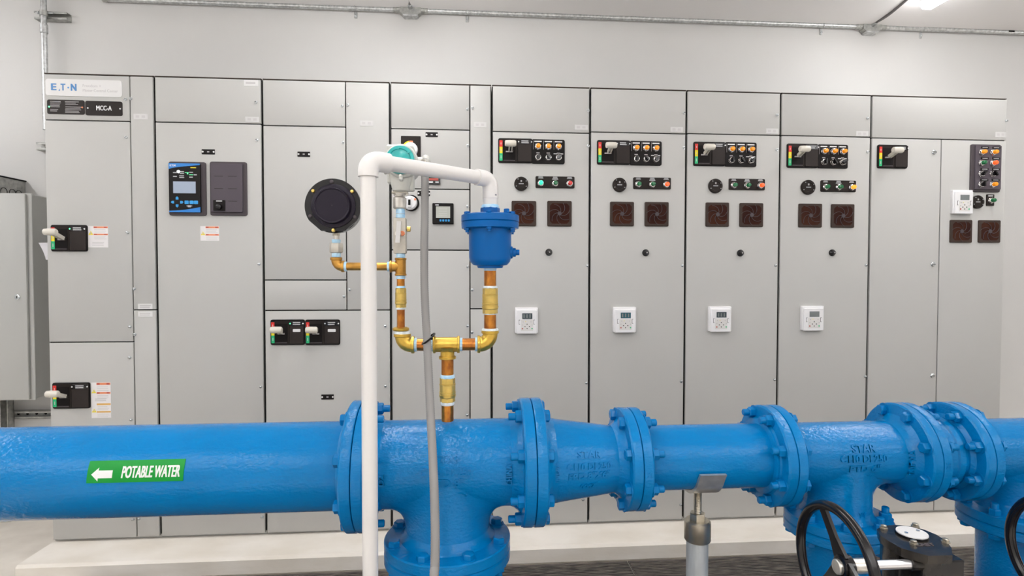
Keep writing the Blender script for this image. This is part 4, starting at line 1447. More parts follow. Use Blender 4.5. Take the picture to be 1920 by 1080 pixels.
def raised(parent, txt, px, py, w, h, R, rot=False, Rf=None):
    """cast lettering on the pipe surface where the photograph shows it, w by h pixels"""
    x, th = pipe_theta(px, py, R)
    if Rf:
        R = Rf(x)
        x, th = pipe_theta(px, py, R)
    if rot:
        lo, hi = pipe_theta(px, py + w / 2, R)[1], pipe_theta(px, py - w / 2, R)[1]
        cap = abs(pipe_theta(px + h / 2, py, R)[0] - pipe_theta(px - h / 2, py, R)[0])
        part('raised_lettering', MB().wrap(txt, x, (lo + hi) / 2, Y_PIPE, ZP, R + 0.001, cap / 0.7, 'blue_paint', 0.003, bold=0.0006, rot=True, fit=(hi - lo) * R), parent)
    else:
        cap = (pipe_theta(px, py - h / 2, R)[1] - pipe_theta(px, py + h / 2, R)[1]) * R
        wid = pipe_theta(px + w / 2, py, R)[0] - pipe_theta(px - w / 2, py, R)[0]
        part('raised_lettering', MB().wrap(txt, x, th, Y_PIPE, ZP, R, cap / 0.7, 'blue_paint', 0.003, bold=0.0007, Rf=Rf, fit=wid), parent)


def tee(xa, xb, R, FR, T, CF, label, words, side, flip_r, cat='pipe fitting', fillet=0.05, name='pipe_tee'):
    """flanged tee between faces xa and xb with the branch pointing down; CF centre to face"""
    cx = (xa + xb) / 2
    t = thing(name, (cx, Y_PIPE, ZP - CF), label, cat)
    mb = MB()
    mb.lathe([(0, R), (xb - xa - 2 * T + 0.01, R)], (xa + T - 0.005, Y_PIPE, ZP), (1, 0, 0), 'blue_paint', 96)
    # branch with its saddle fillet
    n = 96
    rb = R * 0.985
    rings = []
    zl = -CF + T * 0.8
    M = 14
    for i in range(n):
        ph = 2 * PI * i / n
        c_, s_ = math.cos(ph), math.sin(ph)
        Fk = fillet * 1.25 * abs(c_) ** 0.8
        ye = max(-R * 0.9995, min(R * 0.9995, (rb + Fk) * s_))
        xe_ = (rb + Fk) * c_
        pe = Vector((xe_, ye, -math.sqrt(max(0, R * R - ye * ye))))
        zc_ = -math.sqrt(max(0, R * R - (rb * s_) ** 2))
        p1_ = Vector((rb * c_, rb * s_, zc_))
        p0_ = Vector((rb * c_, rb * s_, max(zl + 0.03, zc_ - Fk * 1.1 - 0.004)))
        col = [Vector((rb * c_ * 1.06, rb * s_ * 1.06, zl)), Vector((rb * c_ * 1.015, rb * s_ * 1.015, zl + 0.014)), Vector((rb * c_, rb * s_, zl + 0.028))]
        for k in range(M + 1):
            q = k / M
            col.append(p0_ * (1 - q) ** 2 + p1_ * 2 * q * (1 - q) + pe * q * q)
        rings.append(col)
    L = len(rings[0])
    vs = [P(cx) + v for col in rings for v in col]
    fs = []
    for i in range(n):
        j = (i + 1) % n
        for k in range(L - 1):
            fs.append((i * L + k, j * L + k, j * L + k + 1, i * L + k + 1))
    mb.add(vs, fs, 'blue_paint')
    part('body', mb, t, 50)
    for xf, dr in ((xa + 0.0006, 1), (xb - 0.0006, -1)):
        mb = MB()
        flange_prof(mb, xf, dr, R, FR, T, 0.035)
        part('flange', mb, t)
    mb = MB()
    mb.lathe([(0, FR - 0.003), (0.003, FR), (T - 0.003, FR), (T, FR - 0.003), (T + 0.002, R * 1.12), (T + 0.012, R * 1.03), (T + 0.03, R * 0.97)], (cx, Y_PIPE, ZP - CF), (0, 0, 1), 'blue_paint', 72)
    part('flange', mb, t)
    for wd in words:
        raised(t, *wd[:5], R)
    for wd in side:
        raised(t, *wd[:5], R + 0.003, True)
    return t, cx


t8, cx8 = tee(J1, J2, R8, F8, T8, 0.229, 'large blue cast tee under the brass riser pipe', [
    ('STAR', 840, 862, 45, 15), ('C110 DI 250', 836, 886, 98, 15), ('FTD 8"', 838, 907, 60, 14), ('18JD', 842, 930, 60, 11)],
    [('CHINA', 955, 890, 38, 10), ('D2', 715, 901, 20, 10)], False, fillet=0.042)
bolt_ring(t8, J2, B8, 'bolt8', flip=True)
# lower riser bolted below the big tee


def riser(cx, R, FR, T, CF, BR, key, label, words=(), up=False):
    t = thing('riser_pipe', (cx, Y_PIPE, 0), label, 'pipe')
    zf = ZP - CF
    mb = MB()
    mb.lathe([(0, R * 1.02), (zf - T + 0.004, R * 1.02)], (cx, Y_PIPE, 0.0), (0, 0, 1), 'blue_paint', 72)
    for (txt, dz, a0, hh) in words:
        mb.wrapz(txt, cx, Y_PIPE, zf + dz, R * 1.02, a0, hh, 'blue_paint', 0.002)
    part('barrel', mb, t)
    mb = MB()
    mb.lathe([(0, R), (0.012, R * 1.08), (0.02, FR - 0.003), (0.023, FR), (0.02 + T - 0.004, FR), (0.02 + T - 0.0008, FR - 0.004)], (cx, Y_PIPE, zf - T - 0.02), (0, 0, 1), 'blue_paint', 72)
    part('flange', mb, t)
    mb = MB()
    mb.lathe([(0, FR), (0.02, FR), (0.022, R)], (cx, Y_PIPE, 0.0005), (0, 0, 1), 'blue_paint', 48)
    part('base_flange', mb, t)
    vbolt_ring(t, cx, Y_PIPE, zf, BR, key, up=up)
    return t


riser(cx8, R8, F8, T8, 0.229, B8, 'bolt8', 'fat blue riser bolted under the large tee', up=True)

# reducer
t = thing('pipe_reducer', P((J2 + J3) / 2), 'blue cast reducer narrowing from the big tee to the thinner pipe', 'pipe fitting')
LR = J3 - J2


def red_R(x):
    u = max(0, min(1, (x - J2 - 0.035) / (LR - 0.07)))
    return R8 + (R6 - R8) * u


mb = MB()
mb.lathe([(T8 - 0.004, R8), (0.05, R8 * 0.999), (0.08, red_R(J2 + 0.08)), (LR - 0.05, red_R(J3 - 0.05)), (LR - T6 + 0.004, R6)], (J2, Y_PIPE, ZP), (1, 0, 0), 'blue_paint', 96)
part('body', mb, t, 60)
mb = MB()
flange_prof(mb, J2 + 0.0006, 1, R8, F8, T8, 0.03)
part('flange', mb, t)
mb = MB()
flange_prof(mb, J3 - 0.0006, -1, R6, F6, T6, 0.035)
part('flange', mb, t)
for wd in (('STAR', 1105, 853, 45, 13), ('C110 DI 250', 1105, 875, 85, 12), ('FRD 8"X6"', 1105, 892, 78, 11), ('0047', 1102, 911, 28, 7)):
    raised(t, *wd, R8, False, red_R)
raised(t, 'INDIA', 1044, 885, 38, 10, R8, True, red_R)
raised(t, 'H', 1167, 877, 9, 9, R6, True, red_R)
bolt_ring(t, J3, B6, 'bolt6')

# 6 inch spool
t = thing('pipe_spool', P((J3 + J4) / 2), 'thinner blue flanged pipe resting on the steel saddle stand', 'pipe')
mb = MB()
mb.lathe([(0, R6), (J4 - J3 - 2 * T6 + 0.008, R6)], (J3 + T6 - 0.004, Y_PIPE, ZP), (1, 0, 0), 'blue_paint', 96)
part('barrel', mb, t)
mb = MB()
flange_prof(mb, J3 + 0.0006, 1, R6, F6, T6, 0.008)
mb.wrap('125', J3 + 0.014, -0.03, Y_PIPE, ZP, F6, 0.018, 'blue_paint', 0.0012, 1.1, 0, rot=True)
part('flange', mb, t)
mb = MB()
flange_prof(mb, J4 - 0.0006, -1, R6, F6, T6, 0.012)
mb.lathe([(0, R6 + 0.016), (0.010, R6 + 0.016), (0.012, R6 + 0.013)], (J4 - T6 - 0.0005, Y_PIPE, ZP), (-1, 0, 0), 'blue_paint', 72)
part('flange', mb, t)

t6, cx6 = tee(J4, J5, R6, F6, T6, 0.203, 'blue cast tee with a handwheel in front of its branch', [
    ('STAR', 1619, 842, 44, 15), ('C110 DI 250', 1620, 861, 87, 13), ('FTD 6"', 1621, 879, 55, 11), ('18234', 1617, 893, 29, 6)],
    [('INDIA', 1713, 866, 45, 13)], False, fillet=0.036)
part('raised_lettering', MB().wrapz('YY', cx6, Y_PIPE, U(1618, 967, Y_PIPE - R6).z, R6 * 0.985, math.atan2(U(1618, 967, Y_PIPE - R6).x - cx6, R6), 0.020, 'blue_paint', 0.003), t6)
bolt_ring(t6, J4, B6, 'bolt6', flip=True)
riser(cx6, R6, F6, T6, 0.203, B6, 'bolt6', 'blue valve riser bolted under the tee beside the handwheel', [('50', -0.10, -0.45, 0.03), ('6', -0.14, -0.45, 0.03)])

# short coupling spool
t = thing('pipe_coupling', P((J5 + J6) / 2), 'short blue flanged coupling between the two right-hand tees', 'pipe fitting')
mb = MB()
mb.lathe([(0.0, R6 + 0.012), (0.050, R6 + 0.014), (0.054, R6 + 0.018), (0.070, R6 + 0.018), (0.073, R6 + 0.008), (0.1, R6 + 0.008)], (J5 + 0.025, Y_PIPE, ZP), (1, 0, 0), 'blue_paint', 80)
part('sleeve', mb, t)
mb = MB()
flange_prof(mb, J5 + 0.0006, 1, R6, F6, T6, 0.02)
mb.wrap('125', J5 + 0.012, 0.0, Y_PIPE, ZP, F6, 0.018, 'blue_paint', 0.0012, 1.1, 0, rot=True)
part('flange', mb, t)
mb = MB()
flange_prof(mb, J6 - 0.0006, -1, R6, F6, T6, 0.02)
part('flange', mb, t)
bolt_ring(t, J5, B6, 'bolt6')
bolt_ring(t, J6, B6, 'bolt6', flip=True)
t6b, cx7 = tee(J6, J6 + 0.404, R6, F6, T6, 0.203, 'blue cast tee cut off by the right edge of the photo', [], [], False, fillet=0.036)
bolt_ring(t6b, J6 + 0.404, B6, 'bolt6')
riser(cx7, R6, F6, T6, 0.203, B6, 'bolt6', 'blue valve riser at the right edge of the photo', [('50', -0.12, -0.6, 0.03)])
t = thing('water_pipe', P(J6 + 1.2), 'thinner blue pipe past the last tee, beyond the right edge', 'pipe')
mb = MB()
mb.lathe([(0, R6), (2.0, R6)], (J6 + 0.404 + 0.02, Y_PIPE, ZP), (1, 0, 0), 'blue_paint', 72)
part('barrel', mb, t)
mb = MB()
flange_prof(mb, J6 + 0.4046, 1, R6, F6, T6, 0.012)
part('flange', mb, t)

# ------------------------------------------------------------------ saddle stand under the spool
xs_ = U(1308, 960, Y_PIPE).x
t = thing('pipe_stand', (xs_, Y_PIPE, 0), 'galvanised adjustable pipe stand with a curved saddle under the blue spool', 'pipe support')
mb = MB()
r0, r1 = R6 + 0.0008, R6 + 0.0095
prof, n = [], 24
vs, fs = [], []
wx = 0.036
for i in range(n + 1):
    a = -PI / 2 - 1.40 + 2.80 * i / n
    flare = 0.006 * max(0, abs(a + PI / 2) - 1.2) / 0.2
    for rr in (r0 + flare, r1 + flare):
        for dx in (-wx, wx):
            vs.append((xs_ + dx, Y_PIPE + rr * math.cos(a), ZP + rr * math.sin(a)))
for i in range(n):
    k = i * 4
    for a_, b2_ in ((0, 1), (1, 3), (3, 2), (2, 0)):
        fs.append((k + a_, k + b2_, k + 4 + b2_, k + 4 + a_))
fs += [(0, 1, 3, 2), (n * 4, n * 4 + 1, n * 4 + 3, n * 4 + 2)]
mb.add(vs, fs, 'steel')
part('saddle', mb, t)
zn = U(1307, 966, Y_PIPE).z
zcap1, zcap0 = U(1307, 974, Y_PIPE).z, U(1307, 1012, Y_PIPE).z
mb = MB()
zz, k, pr = 0, 0, []
L = ZP - R6 - 0.006 - (zn - 0.02)
while zz < L:
    pr.append((zz, 0.0112 if k % 2 else 0.0100))
    zz += 0.0016
    k += 1
mb.lathe(pr, (xs_, Y_PIPE, zn - 0.02), (0, 0, 1), 'zinc', 20)
part('threaded_rod', mb, t, 20)
mb = MB()
mb.cyl((xs_, Y_PIPE, zcap1 - 0.002), (xs_, Y_PIPE, zcap1 + 0.020), 0.0225, 'zinc', 6, ch=0.002)
part('nut', mb, t)
mb = MB()
mb.lathe([(0, 0.0345), (0.003, 0.0365), (zcap1 - zcap0 - 0.004, 0.0365), (zcap1 - zcap0, 0.032)], (xs_, Y_PIPE, zcap0), (0, 0, 1), 'zinc', 36)
part('cap', mb, t)
mb = MB()
mb.cyl((xs_, Y_PIPE, 0.008), (xs_, Y_PIPE, zcap0 + 0.004), 0.0302, 'galv_pipe', 36)
part('post', mb, t)
mb = MB()
mb.cyl((xs_, Y_PIPE, 0.0005), (xs_, Y_PIPE, 0.01), 0.09, 'galv_dull', 36)
part('base_plate', mb, t)

# ------------------------------------------------------------------ gear operated valves
def gear_valve(dx, label, short=False):
    ZL = U(1712, 1003, 1.23).z                       # top of the gearbox lid
    off = Vector((dx, 0, 0))
    cxg, cyg = UZ(1708, 1003, ZL).x, UZ(1708, 1003, ZL).y
    t = thing('gear_operator', (cxg + dx, cyg, 0), label, 'valve', 'handwheel gear operators')
    # lid outline measured on its own horizontal plane
    out = [(1644, 992), (1650, 1003), (1667, 1015), (1690, 1028), (1740, 1042), (1786, 1041), (1784, 1027), (1775, 1015), (1757, 1003), (1733, 993), (1706, 986.5), (1678, 984), (1655, 986)]
    lid = [UZ(a, b, ZL) + off for a, b in out]
    cen = sum(lid, Vector()) / len(lid)
    mb = MB()
    mb.prism(lid, (0, 0, -0.014), 'dark_iron')
    mb.prism([cen + (q - cen) * 0.985 - Vector((0, 0, 0.012)) for q in lid], (0, 0, -0.008), 'dark_iron')
    g = part('gearbox_lid', mb, t)
    for a, b in ((1657, 991), (1713, 1020), (1773, 1017), (1716, 988)):
        mb = MB()
        q = UZ(a, b, ZL) + off
        mb.lathe([(0, 0.0095), (0.003, 0.0095), (0.003, 0.007), (0.008, 0.007), (0.009, 0.005)], q, (0, 0, 1), 'zinc', 6)
        part('lid_bolt', mb, g)
    mb = MB()
    q = UZ(1710, 1003, ZL) + off
    mb.lathe([(0, 0.034), (0.004, 0.034), (0.005, 0.032)], q, (0, 0, 1), 'black_gloss', 40)
    mb.lathe([(0.0045, 0.0325), (0.007, 0.032)], q, (0, 0, 1), 'label_white', 40)
    for s_ in (-1, 1):
        mb.cyl(q + Vector((0.018 * s_, 0.004 * s_, 0.006)), q + Vector((0.018 * s_, 0.004 * s_, 0.009)), 0.004, 'screw', 10)
    part('indicator_disc', mb, g, label='white round indicator disc with two screws')
    mb = MB()
    vs, fs = text_data('CAST', 0.016, 0.0008, 0.0006)
    q = UZ(1733, 1022, ZL) + off
    mb.add([(q.x + v.x * 1.2, q.y + v.y, ZL + v.z + 0.0005) for v in vs], fs, 'bezel_grey')
    part('raised_lettering', mb, g)
    # housing under the lid
    mb = MB()
    body = [cen + (q - cen) * 0.90 - Vector((0, 0, 0.018)) for q in lid]
    body = [Vector((q.x, max(q.y, 1.186), q.z)) for q in body]
    mb.prism(body, (0, 0, -0.11), 'dark_iron')
    a, b = UZ(1741, 1053, ZL - 0.022) + off, UZ(1808, 1050, ZL - 0.022) + off
    mb.box(a.x - 0.012, b.x, a.y - 0.002, a.y + 0.075, ZL - 0.15, ZL - 0.022, 'dark_iron', 0.003)
    part('gearbox', mb, t)
    # worm shaft
    hub = U(1583, 1064, 1.165)
    zsft = hub.z + 0.002
    ys = hub.y
    xa_, xb_ = hub.x + 0.01 + dx, U(1706, 1056, ys).x + dx
    mb = MB()
    mb.cyl((xa_ - 0.03, ys, zsft), (xa_ + 0.06, ys, zsft), 0.0165, 'steel', 24, ch=0.002)
    mb.cyl((xa_ + 0.05, ys, zsft), (xb_ + 0.03, ys, zsft), 0.0105, 'shaft_steel', 24)
    mb.cyl((xb_ - 0.002, ys, zsft), (xb_ + 0.045, ys, zsft), 0.0150, 'dark_iron', 24, ch=0.002)
    part('shaft', mb, t, label='bright steel shaft')
    # handwheel with its rim in the plane x = xw
    xw = xa_ - 0.012
    RW = 0.130
    c = Vector((xw, ys, zsft))
    rimc = c + Vector((-0.019, 0, 0))
    mb = MB()
    mb.tube([rimc + Vector((0, RW * math.cos(2 * PI * k / 72), RW * math.sin(2 * PI * k / 72))) for k in range(72)], 0.0112, 'black_gloss', 16, closed=True)
    hw = part('handwheel', mb, t)
    for k in range(3):
        a = PI / 2 - 0.39 + 2 * PI * k / 3
        e = rimc + Vector((0, (RW - 0.002) * math.cos(a), (RW - 0.002) * math.sin(a)))
        s_ = c + Vector((0, 0.018 * math.cos(a), 0.018 * math.sin(a)))
        per = Vector((0, -math.sin(a), math.cos(a)))
        mb = MB()
        w0, w1 = 0.021, 0.0105
        poly = [s_ + per * w0, s_ - per * w0, s_.lerp(e, 0.4) - per * (w1 + 0.001), e - per * w1, e + per * w1, s_.lerp(e, 0.4) + per * (w1 + 0.001)]
        mb.prism([p - Vector((0.004, 0, 0)) for p in poly], (0.008, 0, 0), 'black_gloss')
        part('spoke', mb, hw)
    mb = MB()
    mb.lathe([(-0.010, 0.020), (-0.007, 0.025), (0.014, 0.026), (0.016, 0.022)], c, (1, 0, 0), 'black_gloss', 32)
    mb.cyl(c - Vector((0.0125, 0, 0)), c - Vector((0.009, 0, 0)), 0.008, 'steel', 18)
    part('hub', mb, hw)
    # bonnet and pedestal that carry the gearbox
    mb = MB()
    mb.lathe([(0, 0.085), (0.02, 0.085), (0.022, 0.055), (0.30, 0.055), (0.36, 0.085), (0.46, 0.095), (0.50, 0.060), (ZL - 0.125, 0.050)], (cen.x, cen.y, 0.0005), (0, 0, 1), 'blue_paint', 40)
    part('pedestal', mb, t, label='blue pedestal')


gear_valve(0.0, 'black gearbox with white indicator disc and a whole handwheel beside it')
gear_valve(cx7 - cx6, 'black handwheel cut off by the right edge of the photo')

# ------------------------------------------------------------------ brass riser manifold
YM = Y_PIPE


def mz(py, px=838): return U(px, py, YM).z
def mx(px, py=640): return U(px, py, YM).x


xA, xB, xC = mx(750), cx8, mx(918, 560)          # left column, middle riser, right column
zh = mz(646)
SC1 = YM / F


def seg(mb, x, ya, yb, r, m, n=24, ch=0.001, px=838):
    mb.cyl((x, YM, mz(yb, px)), (x, YM, mz(ya, px)), r, m, n, ch=ch)


def elbow_pts(c, a, b, R, n=12):
    """quarter bend round corner c from direction a (leg towards a) to direction b"""
    a, b = Vector(a), Vector(b)
    return [c + a * R * (1 - math.sin(k * PI / 2 / n)) + b * R * (1 - math.cos(k * PI / 2 / n)) for k in range(n + 1)]


t = thing('brass_manifold', (xB, YM, ZP + R8), 'branched brass and copper pipework rising from the big blue tee', 'pipework')


def check_valve(x, ya, yb, r, px, label=None):
    z0, z1 = mz(yb, px), mz(ya, px)
    h = z1 - z0
    mb = MB()
    mb.cyl((x, YM, z0), (x, YM, z0 + h * 0.20), r * 0.96, 'brass_satin', 8, ch=0.0012)
    mb.lathe([(h * 0.17, r * 0.95), (h * 0.20, r * 1.03), (h * 0.30, r * 1.07), (h * 0.31, r * 1.0), (h * 0.36, r * 1.0), (h * 0.37, r * 1.05), (h * 0.41, r * 1.05),
              (h * 0.42, r * 1.0), (h * 0.70, r), (h * 0.71, r * 1.03), (h * 0.74, r * 1.03), (h * 0.76, r * 0.93)], (x, YM, z0), (0, 0, 1), 'brass_satin', 40)
    mb.cyl((x, YM, z0 + h * 0.74), (x, YM, z1), r * 0.97, 'brass_satin', 8, ch=0.0012)
    part('check_valve', mb, t, 25)


def tape(x, ya, yb, r, px=838, m='tape'):
    mb = MB()
    z0, z1 = mz(yb, px), mz(ya, px)
    n = 24
    prof = [(0, r * 0.93), ((z1 - z0) * 0.3, r), ((z1 - z0) * 0.7, r * 0.98), (z1 - z0, r * 0.93)]
    mb.lathe(prof, (x, YM, z0), (0, 0, 1), m, n)
    part('thread_tape', mb, t)


def nipple(x, ya, yb, r, px=838, m='copper'):
    mb = MB()
    seg(mb, x, ya, yb, r, m, px=px, ch=0)
    part('nipple', mb, t)


def hnip(x0, x1, z, r, m='copper', name='nipple'):
    mb = MB()
    mb.cyl((x0, YM, z), (x1, YM, z), r, m, 24)
    part(name, mb, t)


# middle riser
nipple(xB, 755, 792, 0.0166)
tape(xB, 752, 759, 0.0190, m='sealant')
check_valve(xB, 708, 753, 0.0215, 838)
tape(xB, 702, 710, 0.0200, m='tape')
nipple(xB, 672, 704, 0.0166)
# tee
mb = MB()
x0_, x1_ = mx(812), mx(862)
mb.cyl((x0_, YM, zh), (x1_, YM, zh), 0.0205, 'brass', 28)
for xx in (x0_, x1_):
    s_ = 1 if xx == x0_ else -1
    mb.cyl((xx, YM, zh), (xx + s_ * 0.007, YM, zh), 0.0238, 'brass', 28, ch=0.0012)
z_b = mz(673)
mb.cyl((xB, YM, z_b), (xB, YM, zh), 0.0190, 'brass', 28)
mb.lathe([(0, 0.0185), (0.012, 0.0185), (0.020, 0.021), (0.026, 0.026)], (xB, YM, z_b + 0.006), (0, 0, 1), 'brass', 28, cap=False)
mb.cyl((xB, YM, z_b), (xB, YM, z_b + 0.008), 0.0232, 'brass', 28, ch=0.0012)
part('tee', mb, t)
# left: tape, nipple, elbow
hnip(mx(806), x0_ + 0.002, zh, 0.0182, 'tape', 'thread_tape')
hnip(mx(780), mx(807), zh, 0.0166)
hnip(mx(775), mx(782), zh, 0.0185, 'tape', 'thread_tape')


def elbow(cx, cz, sx_, r, legx, legz, m='brass', band=0.0035):
    """elbow at corner (cx,cz): one leg along sx_ (x) and one leg up"""
    c = Vector((cx, YM, cz))
    Rb = min(legx, legz) * 0.82
    pts = [c + Vector((sx_ * legx, 0, 0))] + elbow_pts(c, (sx_, 0, 0), (0, 0, 1), Rb) + [c + Vector((0, 0, legz))]
    mb = MB()
    mb.tube(pts, r, m, 28)
    mb.cyl(c + Vector((sx_ * legx, 0, 0)), c + Vector((sx_ * (legx - 0.008), 0, 0)), r + band, m, 28, ch=0.001)
    mb.cyl(c + Vector((0, 0, legz)), c + Vector((0, 0, legz - 0.008)), r + band, m, 28, ch=0.001)
    part('elbow', mb, t)


elbow(mx(754.5), zh, 1, 0.0200, mx(777) - mx(754.5), mz(625) - zh)
xE = mx(754.5)
tape(xE, 620, 627, 0.0225, m='sealant')
mb = MB()
mb.lathe([(0, 0.0200), (0.003, 0.0225), (0.007, 0.0225), (0.010, 0.0165)], (xE - 0.004, YM, mz(619.5)), (0, 0, 1), 'brass', 28)
part('bushing', mb, t)
xA = mx(751.5, 560)
nipple(xA, 578, 618, 0.0107)
tape(xA, 575, 580, 0.0135, m='sealant')
check_valve(xA, 540, 577, 0.0150, 750)
tape(xA, 536, 541, 0.0125)
nipple(xA, 520, 538, 0.0107)
tape(xA, 516, 523, 0.0128)
# upper bronze tee
zq = mz(500)
mb = MB()
seg(mb, xA, 484, 517, 0.0142, 'bronze')
seg(mb, xA, 484, 487.5, 0.0160, 'bronze')
seg(mb, xA, 513, 517, 0.0158, 'bronze')
mb.cyl((xA, YM, zq), (mx(735, 500), YM, zq), 0.0135, 'bronze', 24)
mb.cyl((mx(731, 500), YM, zq), (mx(735, 500), YM, zq), 0.0162, 'bronze', 24, ch=0.001)
part('tee', mb, t)
hnip(mx(726.5, 500), mx(731.5, 500), zq, 0.0130, 'tape', 'thread_tape')
hnip(mx(648, 500), mx(728, 500), zq, 0.0107, 'bronze')
hnip(mx(645, 500), mx(650.5, 500), zq, 0.0130, 'tape', 'thread_tape')
elbow(mx(630.5, 500), zq, 1, 0.0130, mx(646, 500) - mx(630.5, 500), mz(482.5, 630) - zq, 'bronze', 0.0025)
xG = mx(630.5, 470)
tape(xG, 474, 483, 0.0118)
tape(xA, 476, 484.5, 0.0125)
# right column
hnip(x1_ - 0.002, mx(867), zh, 0.0185, 'tape', 'thread_tape')
hnip(mx(866), mx(893), zh, 0.0166)
hnip(mx(891), mx(896), zh, 0.0190, 'tape', 'thread_tape')
xR = mx(919, 620)
elbow(xR, zh, -1, 0.0205, xR - mx(895), mz(620) - zh)
tape(xR, 616, 622.5, 0.0232, m='sealant')
nipple(xR, 588, 618, 0.0166)
tape(xR, 586, 590, 0.0188, m='sealant')
check_valve(xR, 540, 588, 0.0215, 918)
tape(xR, 536, 541, 0.0200, m='sealant')
nipple(xR, 506, 538, 0.0166)
tape(xR, 499, 509, 0.0172)

# ------------------------------------------------------------------ blue air release valve
xV = xR
t = thing('air_release_valve', (xV, YM, mz(503)), 'blue cast iron air release valve on the right brass column', 'valve')
zb_ = mz(503)


def hz2(py): return mz(py) - zb_


mb = MB()
mb.lathe([(0, 0.018), (0.001, 0.034), (hz2(498), 0.036), (hz2(497), 0.046), (hz2(491), 0.054), (hz2(484), 0.0575), (hz2(440), 0.0580), (hz2(431), 0.0600), (hz2(428), 0.062)],
         (xV, YM, zb_), (0, 0, 1), 'valve_blue', 56)
part('body', mb, t)
mb = MB()
mb.lathe([(hz2(430), 0.062), (hz2(428), 0.0775), (hz2(417.5), 0.0785), (hz2(416.5), 0.0765)], (xV, YM, zb_), (0, 0, 1), 'valve_blue', 56)
part('flange', mb, t)
mb = MB()
mb.lathe([(hz2(416.3), 0.0765), (hz2(415), 0.0790), (hz2(404), 0.0785), (hz2(402), 0.072), (hz2(400), 0.030)], (xV, YM, zb_), (0, 0, 1), 'valve_blue', 56)
mb.lathe([(hz2(402), 0.0265), (hz2(390), 0.0265), (hz2(388.5), 0.024)], (xV, YM, zb_), (0, 0, 1), 'valve_blue', 8)
part('lid', mb, t)
for k in range(6):
    a = 2 * PI * k / 6 + 0.45
    mb = MB()
    p = Vector((xV + 0.069 * math.cos(a), YM + 0.069 * math.sin(a), zb_))
    mb.cyl(p + Vector((0, 0, hz2(403))), p + Vector((0, 0, hz2(398.5))), 0.0085, 'valve_blue', 6, ch=0.001)
    mb.cyl(p + Vector((0, 0, hz2(433))), p + Vector((0, 0, hz2(427))), 0.0085, 'valve_blue', 6, ch=0.001)
    mb.cyl(p + Vector((0, 0, hz2(437))), p + Vector((0, 0, hz2(432))), 0.0050, 'valve_blue', 12)
    part('bolt', mb, t)
mb = MB()
p = Vector((xV + 0.0285, YM - 0.02, zb_))
mb.cyl((xV + 0.042, YM - 0.045, zb_ + hz2(402)), (xV + 0.042, YM - 0.045, zb_ + hz2(394)), 0.0075, 'valve_blue', 12, ch=0.001)
part('vent_plug', mb, t)
mb = MB()
zp = zb_ + hz2(473)
mb.lathe([(0.050, 0.0180), (0.061, 0.0165), (0.063, 0.012), (0.070, 0.012), (0.0705, 0.0078), (0.080, 0.0075)], (xV, YM, zp), (1, -0.1, 0), 'valve_blue', 20)
part('side_plug', mb, t)
mb = MB()
mb.lathe([(0, 0.0245), (0.006, 0.024), (0.009, 0.022)], (xV, YM, mz(389.5)), (0, 0, 1), 'tape', 24)
part('thread_tape', mb, t)

# ------------------------------------------------------------------ white plastic drain pipe
t = thing('plastic_pipe', (0, 0, 0), 'white plastic pipe standing in front of the blue main, bent over to the air valve', 'pipe')
YL = 1.285
zarm = U(915, 336, YM).z
zarmL = U(692, 300.5, YL).z
xL = U(691.5, 520, YL).x
A = Vector((xL, YL, zarmL))
B = Vector((xV + 0.001, YM, zarm))
rp, rf = 0.0178, 0.0230
dirn = (B - A).normalized()


def bend(c, a, b, R, n=12):
    a, b = Vector(a).normalized(), Vector(b).normalized()
    P0, P2 = c + a * R, c + b * R
    return [P0 * (1 - k / n) ** 2 + c * 2 * (k / n) * (1 - k / n) * 1.0 + P2 * (k / n) ** 2 for k in range(n + 1)]


mb = MB()
mb.cyl((xL, YL, 0.0005), (xL, YL, zarmL - 0.02), rp, 'pvc', 36)
o = part('upright', mb, t)
mb = MB()
mb.cyl(A + dirn * 0.02, B - dirn * 0.02, rp, 'pvc', 36)
for f_ in (0.775, 0.83):
    q = A.lerp(B, f_) + Vector((0, -rp * 0.9, -rp * 0.5))
    mb.box(q.x - 0.002, q.x + 0.002, q.y - 0.0012, q.y + 0.002, q.z - 0.001, q.z + 0.002, 'pvc_mark')
part('arm', mb, t)
mb = MB()
zs0 = U(692, 331.5, YL).z
pts = [Vector((xL, YL, zs0))] + bend(A, (0, 0, -1), dirn, 0.030) + [A + dirn * 0.052]
mb.tube(pts, rf, 'pvc', 36)
part('elbow', mb, t)
mb = MB()
pts = [Vector((B.x, B.y, zarm - 0.052))] + bend(B, (0, 0, -1), -dirn, 0.030) + [B - dirn * 0.050]
mb.tube(pts, rf * 0.94, 'pvc', 36)
part('elbow', mb, t)
mb = MB()
mb.cyl((B.x, B.y, mz(388) + 0.002), (B.x, B.y, zarm - 0.045), 0.0205, 'pvc', 36)
q = Vector((B.x + 0.010, B.y - 0.0185, U(930, 367, YM).z))
mb.box(q.x - 0.006, q.x + 0.006, q.y, q.y + 0.004, q.z - 0.002, q.z + 0.002, 'pvc_mark')
part('adapter', mb, t)

